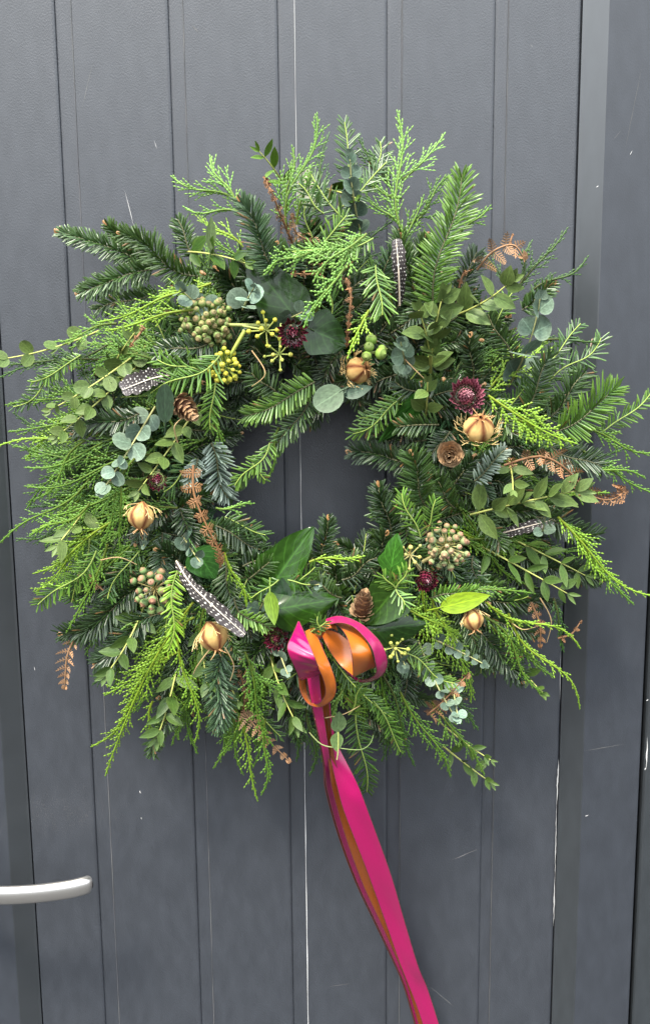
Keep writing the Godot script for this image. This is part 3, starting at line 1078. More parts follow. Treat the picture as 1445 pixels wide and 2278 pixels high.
func make_filling():
	var cx := 690.0
	var cy := 1045.0
	for i in 240:
		var ang := TAU * (i + rg.randf()) / 240.0
		var layer := i % 3
		var r0 := rg.randf_range(200.0, 300.0) + layer * 45.0
		if layer == 0:
			r0 = rg.randf_range(330.0, 420.0)
		var lim := limit(ang)
		var turn := rg.randf_range(-0.55, 0.55)
		var a2 := ang + turn * 0.55
		var r1 := minf(lim * rg.randf_range(0.84, 1.0), r0 + rg.randf_range(170.0, 260.0))
		var x0 := cx + cos(ang) * r0
		var y0 := cy + sin(ang) * r0
		var x1 := cx + cos(a2) * r1
		var y1 := cy + sin(a2) * r1 + rg.randf_range(0.0, 35.0)
		var z0 := 26.0 + layer * 9.0 + rg.randf() * 8.0
		var z1 := z0 + rg.randf_range(-14.0, 10.0)
		var left := x0 < 500.0
		var pick := rg.randf()
		if pick < (0.25 if left else 0.55):
			sprig("brush" if rg.randf() < 0.6 else "flat", "dark" if rg.randf() < 0.6 else "fir", at(x0, y0, z0), at(x1, y1, z1), rg.randf_range(-0.15, 0.15), rg.randf_range(34.0, 44.0))
		elif pick < (0.45 if left else 0.70):
			sprig("yew", "yew", at(x0, y0, z0), at(x1, y1, z1), rg.randf_range(-0.2, 0.2), rg.randf_range(34.0, 46.0))
		else:
			sprig("cyp", "mid" if left and rg.randf() < 0.75 else "deep", at(x0, y0, z0), at(x1, y1, z1), rg.randf_range(-0.15, 0.15), rg.randf_range(34.0, 48.0))
	for i in 78:     # soft flat drapes of cypress over the left, the foot and the right
		var ang := (lerpf(1.62, 4.1, rg.randf()) if i < 50 else lerpf(-0.45, 1.62, rg.randf()))
		var lim := limit(ang) + 25.0
		var r0 := rg.randf_range(300.0, 430.0)
		var a2 := ang + rg.randf_range(-0.25, 0.25)
		var r1 := minf(lim, r0 + rg.randf_range(190.0, 280.0))
		var z0 := rg.randf_range(40.0, 62.0)
		var p := rg.randf()
		sprig("cyp" if p < 0.8 else "thu", "mid" if p < 0.6 else ("deep" if p < 0.75 else "lime"), at(cx + cos(ang) * r0, cy + sin(ang) * r0, z0), at(cx + cos(a2) * r1, cy + sin(a2) * r1 + rg.randf_range(10.0, 60.0), z0 - rg.randf_range(8.0, 20.0)), rg.randf_range(-0.18, 0.18), rg.randf_range(36.0, 56.0))
	for i in 30:     # a thicker skirt at the left and lower left
		var ang := lerpf(1.75, 3.5, (i + rg.randf()) / 30.0)
		var r0 := rg.randf_range(330.0, 470.0)
		var a2 := ang + rg.randf_range(-0.2, 0.12)
		var r1 := minf(limit(ang) + 30.0, r0 + rg.randf_range(170.0, 230.0))
		var z0 := rg.randf_range(30.0, 58.0)
		sprig("cyp", ["mid", "deep", "mid", "deep", "lime"][i % 5], at(cx + cos(ang) * r0, cy + sin(ang) * r0, z0), at(cx + cos(a2) * r1, cy + sin(a2) * r1 + rg.randf_range(20.0, 60.0), z0 - 12.0), rg.randf_range(-0.2, 0.2), rg.randf_range(42.0, 58.0))
	for i in 46:     # short ends that look into the opening
		var ang := TAU * (i + rg.randf()) / 46.0
		var r0 := rg.randf_range(250.0, 330.0)
		var a2 := ang + rg.randf_range(-0.45, 0.45)
		var r1 := rg.randf_range(165.0, 215.0)
		var z0 := rg.randf_range(36.0, 58.0)
		sprig(["brush", "flat", "yew"][i % 3], "dark" if i % 2 == 0 else "fir", at(cx - 12 + cos(ang) * r0, cy + 15 + sin(ang) * r0, z0), at(cx - 12 + cos(a2) * r1, cy + 15 + sin(a2) * r1, z0 - 8), rg.randf_range(-0.15, 0.15), rg.randf_range(30.0, 40.0))
	for i in 130:     # small ends packed between the rest
		var ang := rg.randf() * TAU
		var r0 := rg.randf_range(215.0, limit(ang) - 130.0)
		var dir := ang + rg.randf_range(-1.0, 1.0)
		var x0 := cx + cos(ang) * r0
		var y0 := cy + sin(ang) * r0
		var ln := rg.randf_range(70.0, 130.0)
		var z0 := rg.randf_range(40.0, 56.0)
		var tone: String = ["dark", "dark", "fir", "yew", "deep", "dark", "mid"][i % 7]
		sprig(["brush", "flat", "brush", "yew", "cyp", "flat", "cyp"][i % 7], tone, at(x0, y0, z0), at(x0 + cos(dir) * ln, y0 + sin(dir) * ln + 15.0, z0 + rg.randf_range(-4.0, 16.0)), rg.randf_range(-0.25, 0.25), rg.randf_range(24.0, 36.0))
	for i in 44:     # dark ends lying across the face of the ring
		var ang := TAU * (i + rg.randf()) / 44.0
		var r0 := rg.randf_range(240.0, 430.0)
		var dir := ang + rg.randf_range(-1.3, 1.3)
		var x0 := cx + cos(ang) * r0
		var y0 := cy + sin(ang) * r0
		var ln := rg.randf_range(90.0, 150.0)
		sprig(["brush", "flat", "yew", "flat"][i % 4], ["dark", "fir", "yew", "blue"][i % 4], at(x0, y0, 54), at(x0 + cos(dir) * ln, y0 + sin(dir) * ln, 64), rg.randf_range(-0.15, 0.15), rg.randf_range(32.0, 42.0))

# kind, tone, from x y z to x y z (photo pixels, millimetres), bend, half width
const SPRIGS := """
brush fir 340 600 45 134 516 42 -0.08 36
brush fir 330 600 40 240 500 42 0.05 34
brush fir 440 615 62 272 520 64 0.06 44
brush fir 340 600 50 178 652 46 -0.05 38
flat fir 350 650 36 215 690 34 0.0 34
flat fir 430 570 42 395 488 40 0.0 34
cyp pale 540 465 50 385 395 46 -0.06 38
cyp pale 525 455 54 468 350 48 0.05 36
cyp pale 530 470 48 412 462 44 0.1 26
cyp lime 540 550 46 448 484 42 0.0 40
cyp mid 560 600 58 465 520 54 0.0 36
brush blue 610 610 72 536 446 76 -0.05 46
cyp mid 640 520 56 705 258 52 0.05 50
cyp mid 640 470 52 650 330 48 0.0 36
cyp deep 680 500 60 730 300 48 -0.06 34
yew yew 790 450 50 766 272 46 0.04 36
yew yew 780 500 64 690 385 56 0.12 40
yew yew 740 470 60 860 360 52 -0.1 38
yew yew 830 420 44 845 315 40 0.0 36
yew yew 700 560 66 680 450 70 0.1 38
cyp deep 870 420 46 800 310 42 0.05 36
cyp pale 893 520 58 884 252 54 0.02 44
cyp pale 893 400 58 986 300 52 -0.10 32
cyp pale 893 440 56 792 395 50 0.08 32
cyp pale 893 510 56 812 425 50 0.06 34
cyp mid 905 500 58 1000 390 52 -0.06 40
cyp mid 890 560 60 940 440 56 0.0 36
flat fresh 962 680 70 1027 388 72 0.04 56
cyp mid 1020 520 48 1086 462 46 0.0 30
brush fir 925 690 62 890 520 58 0.0 44
flat dark 1000 700 58 1060 560 52 0.0 44
cyp deep 1150 650 56 1258 512 54 0.04 30
cyp deep 1170 660 54 1304 574 52 -0.04 28
cyp deep 1150 640 58 1180 540 56 0.0 28
cyp deep 1130 640 58 1075 560 52 0.0 28
yew fresh 1100 720 66 1150 640 64 0.1 34
brush fir 1160 690 56 1228 632 54 0.0 32
flat fir 1140 800 62 1085 700 66 0.0 36
brush dark 1050 850 68 1045 750 74 0.0 32
flat fir 980 640 60 900 720 66 0.0 36
cyp deep 1190 760 50 1336 762 46 0.06 26
yew yew 1220 850 50 1336 752 46 -0.06 42
yew yew 1200 820 56 1290 720 48 -0.05 34
flat fir 1165 920 68 1222 790 70 0.0 44
flat fresh 1235 960 58 1370 862 56 -0.1 60
flat fir 1220 930 54 1300 830 50 0.0 50
yew fresh 1330 970 50 1448 872 48 -0.04 34
flat dark 1220 990 56 1345 1045 52 -0.05 48
thu lime 1085 880 92 1275 985 84 -0.08 46
thu lime 1140 930 88 1240 985 84 0.0 34
cyp mid 1290 950 52 1450 1008 48 -0.06 34
cyp mid 1290 1000 52 1448 1095 46 -0.05 32
cyp mid 1290 1030 56 1430 1062 50 0.02 26
cyp deep 1250 1050 50 1380 1000 46 0.02 30
cyp lime 1240 1150 84 1446 1325 60 -0.14 36
cyp lime 1250 1160 80 1370 1280 64 -0.10 30
cyp mid 1290 1210 66 1405 1342 54 -0.08 34
brush dark 1150 1230 52 1330 1290 48 -0.05 44
flat dark 1190 1150 54 1330 1190 50 -0.05 44
cyp mid 1010 1310 78 1184 1320 72 0.06 26
cyp lime 1080 1340 78 1288 1440 58 0.06 26
cyp lime 1130 1365 72 1288 1574 52 0.03 24
cyp mid 1075 1370 70 1202 1540 56 0.05 32
cyp mid 1090 1390 68 1200 1480 56 0.0 32
brush dark 1070 1410 56 1160 1512 50 0.0 44
cyp deep 1230 1330 56 1252 1446 50 0.0 30
thu lime 890 1345 82 1020 1412 74 0.0 36
thu lime 960 1330 80 1010 1440 72 0.0 30
yew fresh 890 1450 74 1010 1520 70 0.0 34
cyp mid 890 1540 66 1000 1725 50 0.05 38
cyp mid 960 1560 62 1075 1722 50 0.05 34
cyp deep 850 1500 60 920 1700 50 0.04 42
cyp deep 980 1520 56 1060 1620 48 0.0 36
yew yew 790 1590 64 815 1762 48 0.04 42
yew fresh 830 1560 72 890 1672 60 0.08 30
yew yew 720 475 78 664 408 80 0.04 34
cyp mid 660 500 74 690 380 76 0.05 26
yew yew 660 1300 82 700 1262 86 0.05 28
yew yew 640 1290 84 690 1300 86 -0.05 28
yew yew 690 1408 106 726 1382 112 0.0 22
yew yew 712 1412 108 706 1372 112 0.0 22
yew fresh 775 1590 80 806 1525 92 0.0 34
cyp deep 690 1540 56 690 1722 46 0.03 36
cyp deep 715 1560 54 735 1710 44 0.03 32
cyp deep 655 1560 56 660 1690 46 0.0 34
thu mid 545 1450 84 604 1655 70 -0.05 42
thu mid 590 1600 74 583 1765 58 0.06 24
thu pale 560 1480 84 640 1560 72 -0.04 34
cyp lime 520 1570 64 572 1778 48 0.06 30
cyp mid 505 1560 60 540 1720 48 0.0 28
brush blue 497 1455 78 480 1622 68 0.02 46
cyp lime 395 1420 90 434 1650 70 0.10 34
cyp lime 430 1340 88 236 1722 60 -0.08 44
cyp lime 400 1450 84 206 1660 58 -0.05 38
cyp lime 340 1560 76 330 1640 62 -0.05 26
yew lime 395 1270 92 372 1450 88 0.03 30
flat fir 380 1560 66 340 1682 54 0.0 34
brush dark 345 1290 58 140 1410 50 0.08 52
brush dark 330 1370 60 215 1475 50 0.06 50
brush dark 330 1250 50 170 1330 44 0.0 44
yew fresh 215 1225 72 85 1345 58 0.12 44
yew yew 200 1190 66 160 1340 54 0.06 36
cyp mid 240 1210 72 150 1405 56 0.06 32
cyp lime 250 1160 76 78 1275 58 0.05 32
cyp mid 300 1020 84 225 1215 74 -0.06 38
cyp mid 270 1070 84 268 1220 74 0.0 38
cyp mid 210 1050 66 2 1206 50 0.06 28
cyp mid 340 1010 72 60 1082 56 0.05 40
cyp mid 330 1060 74 110 1150 60 0.08 40
cyp mid 300 960 68 60 1040 52 0.08 36
cyp deep 250 760 50 -4 842 44 0.04 34
cyp deep 220 800 52 0 812 44 -0.03 32
cyp mid 260 860 60 18 900 46 0.05 38
cyp mid 280 900 60 25 960 48 0.06 38
yew fresh 180 790 62 70 850 54 0.10 22
yew yew 150 800 54 30 905 48 0.12 34
brush dark 310 920 68 165 960 64 -0.03 38
cyp lime 240 950 62 -4 992 50 0.03 22
cyp mid 190 980 64 80 1110 52 0.05 36
cyp mid 200 1120 74 70 1190 60 0.08 32
cyp lime 450 650 76 222 716 66 -0.05 36
cyp lime 430 690 78 240 735 68 -0.03 32
cyp lime 470 630 66 350 660 62 0.0 30
cyp mid 260 720 64 120 760 54 0.0 34
flat dark 470 760 76 350 790 74 0.0 40
yew fresh 490 790 82 335 875 80 0.08 46
yew fresh 455 830 80 350 800 80 0.0 40
yew fresh 480 850 78 468 955 72 -0.05 36
yew yew 530 840 74 470 790 76 0.0 40
flat fir 620 880 66 560 830 70 0.0 40
flat fresh 700 850 66 545 925 62 0.08 42
flat fir 690 880 62 610 1000 54 0.05 38
yew fresh 600 985 62 522 1080 60 0.10 34
yew fresh 560 1030 62 590 1068 60 0.0 24
cyp mid 620 950 58 595 1062 54 0.06 20
cyp mid 470 900 64 500 1010 56 0.0 24
flat dark 740 870 48 690 940 40 0.0 38
yew fresh 900 880 66 785 965 62 0.10 38
yew fresh 880 900 64 800 930 62 0.0 30
flat fir 975 945 72 882 950 72 -0.05 36
flat dark 960 890 66 880 850 66 0.0 36
brush dark 920 1035 56 780 1005 50 -0.08 40
brush fir 948 1130 72 915 1012 80 0.04 50
brush dark 870 1190 58 842 1082 54 0.0 40
brush dark 840 1270 60 858 1190 66 0.0 38
flat silver 1055 1070 76 1122 1000 78 0.0 28
brush dark 1000 1090 64 1050 1020 68 0.0 38
flat dark 1000 960 62 960 1010 66 0.0 34
yew fresh 935 1195 84 893 1098 90 0.04 32
yew fresh 950 1180 84 968 1112 92 0.0 28
brush fir 1010 1130 66 960 1060 70 0.0 40
brush dark 715 1250 62 728 1156 60 0.0 34
cyp lime 688 1250 80 804 1238 78 0.05 30
flat fir 760 1330 70 690 1290 74 0.0 32
flat dark 760 1290 66 840 1240 68 0.0 36
yew fresh 880 1310 92 905 1270 98 0.0 34
yew fresh 880 1310 92 850 1280 98 0.0 30
yew fresh 880 1310 92 900 1345 98 0.0 30
flat fresh 960 1330 84 1060 1310 82 0.0 26
flat silver 470 985 60 508 1108 52 -0.06 44
flat silver 440 1020 62 420 1080 64 0.0 26
yew yew 500 1150 58 590 1190 54 -0.04 36
flat dark 480 1170 58 590 1225 54 -0.03 40
flat dark 540 1260 60 620 1230 56 0.0 36
flat fir 550 1290 66 600 1250 68 0.0 34
cyp lime 500 1230 82 548 1345 76 0.06 30
cyp pale 480 1130 76 560 1120 66 -0.05 26
brush dark 400 1130 62 430 1210 64 0.0 34
flat dark 520 1330 66 560 1420 66 0.0 34
flat fresh 530 1360 72 600 1400 72 0.0 28
yew yew 620 1290 74 560 1330 74 0.0 30
thu pale 690 560 92 595 605 92 -0.16 36
thu pale 740 560 92 640 570 90 -0.10 30
thu pale 815 520 94 700 620 98 -0.10 44
thu pale 770 590 96 678 722 94 -0.06 36
thu pale 800 520 92 750 600 96 0.0 40
thu lime 820 690 90 775 790 94 -0.05 24
cyp mid 850 700 80 780 720 86 0.0 24
yew fresh 835 590 86 850 700 92 0.0 44
yew fresh 830 530 76 650 560 86 0.12 30
yew fresh 720 540 80 770 480 82 0.0 32
"""

func make_sprigs():
	for line in SPRIGS.split("\n", false):
		var w := line.split(" ", false)
		sprig(w[0], w[1], at(float(w[2]), float(w[3]), float(w[4])), at(float(w[5]), float(w[6]), float(w[7])), float(w[8]), float(w[9]))

# leafy stems: shape, tone, from x y z to x y z, bend, pairs, leaf length, leaf width
const LEAFY := """
lance box 640 425 62 577 338 60 -0.06 3 54 19
round slate 805 530 84 778 345 76 0.08 6 34 40
ovate parv 1015 700 96 1135 625 96 -0.12 4 61 38
ovate parv 958 830 94 985 655 100 0.10 6 56 36
ovate parv 955 830 92 930 690 98 -0.08 4 54 34
ovate parv 945 930 88 950 850 92 0.0 2 49 29
round glauc 1130 860 80 1200 665 88 -0.06 4 54 64
round slate 905 840 82 890 760 90 0.0 4 38 46
round glauc 480 700 84 400 640 86 0.12 4 40 46
round mint 540 690 90 565 640 98 0.0 3 40 42
round slate 600 720 80 680 690 84 -0.1 3 44 46
round parv 220 736 74 -8 800 66 0.10 4 34 28
round parv 330 765 78 112 912 72 0.08 6 36 30
ovate parv 320 800 80 128 970 74 0.05 6 44 29
ovate parv 445 895 84 308 1092 80 0.04 6 51 29
round glauc 345 905 92 228 1092 88 0.04 6 42 44
ovate parv 200 1120 82 128 1212 74 0.05 3 61 26
ovate olive 320 1350 86 236 1500 74 0.10 4 56 29
ovate olive 440 1385 86 462 1535 76 0.05 4 46 24
ovate olive 395 1480 84 350 1640 70 0.06 4 61 26
ovate olive 600 1455 88 660 1610 82 -0.04 4 61 26
lance parv 1045 1145 98 1290 1090 84 0.06 8 66 29
lance olive 1060 1210 84 1260 1320 70 0.03 5 61 22
lance olive 1100 1180 78 1300 1280 64 0.03 5 61 22
ovate olive 1150 1480 62 1205 1540 54 0.0 2 44 24
lance olive 985 1660 60 1090 1740 48 0.04 4 44 19
lance olive 970 1600 60 1090 1690 48 0.0 4 37 14
round glauc 930 1425 88 1015 1600 78 -0.06 6 26 30
round glauc 960 1420 88 1080 1480 78 0.08 6 22 24
round mint 1000 1500 84 1018 1600 80 0.0 3 30 34
round glauc 1200 1190 78 1210 1150 82 0.0 2 28 30
round slate 400 1180 86 445 1250 90 0.06 3 34 36
round glauc 330 1190 80 320 1215 84 0.0 3 18 20
round slate 575 1360 84 590 1330 88 0.0 2 40 40
round glauc 640 1300 84 710 1300 88 0.05 3 26 28
round glauc 612 1420 94 640 1500 98 0.03 3 28 30
ovate olive 500 1490 80 530 1560 72 0.0 2 41 22
round slate 880 1430 86 900 1480 84 0.0 2 34 40
ovate fresh 400 560 68 545 585 72 0.06 3 54 29
ovate fresh 720 420 66 790 440 70 0.0 2 41 26
lance parv 1130 1020 90 1140 1090 94 0.0 2 51 22
ovate parv 245 830 72 300 740 74 0.0 3 44 26
round slate 700 880 66 760 870 72 0.0 2 40 44
"""

func make_leafy():
	var shapes := {"round": 0, "ovate": 1, "lance": 2}
	for line in LEAFY.split("\n", false):
		var w := line.split(" ", false)
		var sh: int = shapes[w[0]]
		var pts := bow(at(float(w[2]), float(w[3]), float(w[4]) - 34.0), at(float(w[5]), float(w[6]), float(w[7])), float(w[8]), 0.22)
		var glaucous := w[1] in ["glauc", "slate", "mint"]
		leafy(pts, int(w[9]), float(w[10]) * K, float(w[11]) * K, sh, w[1], Color(0.24, 0.24, 0.10) if glaucous else Color(0.28, 0.30, 0.08), "eucalyptus_sprig", "blue-grey round-leaved eucalyptus stem" if glaucous else "", 0.55 if glaucous else 0.7)

func make_single_leaves():
	ivy(655, 705, 74, 548, 562, 70, 110, Color(0.020, 0.050, 0.014), Vector3(0.3, -0.05, 1), -0.15, "dark ivy leaf left of the spotted frond at the top", 0.1)
	ivy(690, 732, 78, 775, 768, 76, 96, Color(0.024, 0.062, 0.016), Vector3(0.1, 0.22, 1), 0.12, "glossy dark ivy leaf right of the upper burgundy flower", 0.08)
	ivy(605, 1300, 66, 692, 1172, 70, 104, Color(0.034, 0.092, 0.013), Vector3(-0.2, 0.35, 1), 0.32, "large glossy ivy leaf under the opening", 0.15)
	ivy(612, 1355, 88, 752, 1330, 84, 92, Color(0.024, 0.068, 0.011), Vector3(0.1, 0.45, 1), -0.36, "large glossy dark ivy leaf above the ribbon bow", 0.1)
	ivy(640, 1330, 82, 580, 1330, 78, 70, Color(0.02, 0.05, 0.022), Vector3(-0.3, 0.3, 1), 0.1, "dark ivy leaf tucked behind another above the bow")
	ivy(880, 1310, 90, 812, 1392, 94, 96, Color(0.036, 0.090, 0.013), Vector3(0.2, 0.3, 1), 0.28, "ivy leaf with pale veins right of the bow", 0.1)
	ivy(835, 1400, 90, 958, 1384, 84, 80, Color(0.026, 0.066, 0.012), Vector3(0.1, 0.25, 1), -0.4, "dark folded ivy leaf lowest right of the bow", 0.08)
	ivy(868, 1270, 84, 880, 1188, 88, 58, Color(0.05, 0.16, 0.022), Vector3(-0.45, 0.3, 1), -0.1, "bright green narrow ivy leaf beside the dark flower")
	ivy(440, 1230, 80, 480, 1290, 78, 74, Color(0.045, 0.14, 0.028), Vector3(0, 0.4, 1), 0.05, "round ivy leaf beside the bracken frond", 0.05)
	ivy(935, 885, 70, 845, 992, 66, 46, Color(0.035, 0.11, 0.018), Vector3(0.75, 0.5, 0.7), 0.1, "narrow ivy leaf hanging at the right rim of the opening", 0.05)
	one_leaf(978, 1352, 88, 1092, 1324, 90, 44, 1, Color(0.27, 0.43, 0.012), Color(0.30, 0.45, 0.02), Vector3(0, 0.25, 1), -0.08, 0.1, M.leaf, "laurel_leaf", "yellow-green leaf above the right seed pod")
	one_leaf(600, 1316, 92, 614, 1392, 96, 34, 1, Color(0.17, 0.29, 0.025), Color(0.2, 0.33, 0.04), Vector3(-0.4, 0.3, 1), 0.1, 0.2, M.leaf, "laurel_leaf", "pale green leaf left of the bow")
	one_leaf(468, 560, 66, 470, 480, 66, 22, 2, Color(0.13, 0.20, 0.07), Color(0.16, 0.24, 0.09), Vector3(0.2, 0.3, 1), 0.05, 0.2, M.leaf, "eucalyptus_leaf")
	one_leaf(368, 940, 86, 366, 852, 88, 38, 0, Color(0.05, 0.09, 0.05), Color(0.07, 0.12, 0.07), Vector3(0.3, 0.3, 1), 0.05, 0.1, M.leaf, "eucalyptus_leaf", "dark oval leaf beside the upper left cone")
	one_leaf(760, 868, 76, 700, 906, 78, 60, 0, Color(0.14, 0.21, 0.12), Color(0.18, 0.26, 0.16), Vector3(0, 0.35, 1), 0.0, 0.08, M.leaf, "eucalyptus_leaf")
	one_leaf(765, 880, 74, 830, 862, 74, 30, 1, Color(0.07, 0.13, 0.08), Color(0.09, 0.16, 0.1), Vector3(0.2, 0.5, 1), 0.1, 0.1, M.leaf, "eucalyptus_leaf")
	one_leaf(475, 1010, 44, 522, 1030, 40, 30, 1, Color(0.13, 0.19, 0.06), Color(0.15, 0.22, 0.08), Vector3(0, 0.7, 0.8), -0.1, 0.2, M.leaf, "eucalyptus_leaf")
	one_leaf(520, 1092, 40, 556, 1048, 40, 32, 1, Color(0.07, 0.12, 0.045), Color(0.09, 0.15, 0.06), Vector3(0.4, 0.2, 1), 0.05, 0.1, M.leaf, "eucalyptus_leaf")
	one_leaf(515, 1085, 40, 514, 1122, 38, 22, 1, Color(0.07, 0.12, 0.045), Color(0.09, 0.15, 0.06), Vector3(-0.2, 0.2, 1), 0.05, 0.1, M.leaf, "eucalyptus_leaf")
	one_leaf(752, 1628, 112, 752, 1578, 116, 34, 1, Color(0.16, 0.25, 0.10), Color(0.19, 0.29, 0.12), Vector3(0.2, 0.3, 1), 0.1, 0.15, M.leaf, "eucalyptus_leaf", "leaf of the stem hanging in front of the ribbon tail")
	one_leaf(749, 1630, 112, 748, 1672, 112, 28, 1, Color(0.15, 0.24, 0.08), Color(0.18, 0.28, 0.1), Vector3(0.1, -0.1, 1), 0.05, 0.1, M.leaf, "eucalyptus_leaf")
	# the long leaf stalk that crosses the tail
	var g := Geo.new()
	g.tube(smooth(P([688, 1630, 84, 715, 1656, 108, 752, 1664, 112, 800, 1668, 104, 822, 1655, 90, 830, 1635, 74]), 20), 0.0006, 0.0004, 6, Color(0.17, 0.20, 0.08), Color(0.12, 0.19, 0.06))
	g.tube(smooth(P([752, 1625, 112, 752, 1664, 113, 749, 1690, 112]), 8), 0.0006, 0.0005, 6, Color(0.26, 0.29, 0.07), Color(0.3, 0.34, 0.12))
	build(g, "eucalyptus_stem", M.stem, wreath)

func make_tendrils():
	for r in [[225, 1246, 78, 265, 1240, 84, 305, 1256, 80], [700, 1600, 90, 760, 1590, 100, 800, 1570, 84], [560, 780, 78, 590, 830, 84, 560, 860, 78], [900, 800, 76, 930, 830, 84, 960, 860, 76], [1200, 1330, 66, 1225, 1380, 66, 1215, 1430, 58], [470, 1440, 100, 440, 1480, 96, 430, 1500, 90], [500, 1440, 100, 520, 1480, 96, 512, 1515, 90], [395, 985, 82, 388, 950, 88, 405, 930, 84], [1130, 1380, 70, 1160, 1400, 74, 1190, 1395, 66]]:
		var g := Geo.new()
		g.tube(smooth(P(r), 14), 0.0007, 0.0003, 5, Color(0.30, 0.20, 0.10), Color(0.36, 0.26, 0.13))
		build(g, "dry_tendril", M.dry, wreath)

func make_bracken():
	var br := Color(0.215, 0.115, 0.058)
	var pale := Color(0.28, 0.165, 0.09)
	bracken(P([650, 540, 70, 625, 480, 84, 605, 430, 92, 588, 398, 90]), 34 * K, 2.2, br, "curled brown bracken at the top left")
	bracken(P([700, 540, 70, 660, 520, 84, 650, 480, 90]), 36 * K, 2.4, pale, "pale curled bracken under the cream tag")
	bracken(P([720, 600, 78, 690, 610, 88, 650, 608, 90]), 30 * K, 2.0, br, "brown bracken scrap between the cedar fronds")
	bracken(P([770, 620, 82, 780, 660, 92, 775, 720, 88, 770, 770, 76]), 26 * K, 2.6, br, "brown bracken hanging beside the striped feather")
	bracken(P([1060, 600, 56, 1095, 560, 64, 1140, 545, 66, 1165, 575, 62]), 54 * K, 1.0, pale, "brown bracken fan at the upper right edge")
	bracken(P([1130, 560, 54, 1135, 535, 54, 1140, 520, 52]), 12 * K, 1.5, br, "small brown bracken tip above the fan")
	bracken(P([1120, 1035, 84, 1200, 1015, 88, 1260, 1045, 84, 1310, 1100, 74, 1355, 1112, 66, 1385, 1095, 62, 1370, 1082, 60]), 50 * K, 1.8, br, "long brown bracken frond rolled up at its end on the right")
	bracken(P([165, 1420, 52, 150, 1460, 50, 146, 1500, 46, 143, 1532, 42]), 32 * K, 0.6, pale, "brown bracken tip hanging at the lower left")
	bracken(P([430, 1035, 84, 432, 1100, 92, 460, 1170, 96, 485, 1220, 94, 490, 1255, 90]), 56 * K, 2.1, Color(0.19, 0.095, 0.042), "rust bracken frond beside the opening at the left")
	bracken(P([540, 1580, 64, 580, 1630, 64, 645, 1695, 56]), 34 * K, 0.5, pale, "brown bracken tip under the green cedar frond")
	bracken(P([530, 1490, 66, 545, 1540, 66, 540, 1590, 62]), 30 * K, 1.8, br, "brown bracken between fir and cedar at the bottom")
	bracken(P([950, 1590, 60, 985, 1560, 66, 1040, 1500, 66]), 40 * K, 0.7, br, "brown bracken behind the blue-grey spray")
	bracken(P([1180, 1340, 60, 1200, 1390, 62, 1200, 1440, 56]), 30 * K, 1.2, br, "brown bracken at the lower right")
	bracken(P([1240, 1420, 54, 1270, 1410, 54, 1292, 1380, 50]), 20 * K, 1.8, br, "brown bracken curl at the lower right edge")
	bracken(P([320, 730, 74, 305, 750, 84, 290, 770, 84]), 26 * K, 2.6, br, "brown bracken curl at the upper left")
	bracken(P([250, 1330, 58, 215, 1300, 62, 200, 1280, 60]), 28 * K, 1.4, pale, "brown bracken in the dark fir at the left")
	bracken(P([1020, 640, 58, 1030, 610, 60, 1050, 600, 58]), 22 * K, 1.8, br, "brown bracken behind the pale leaves")

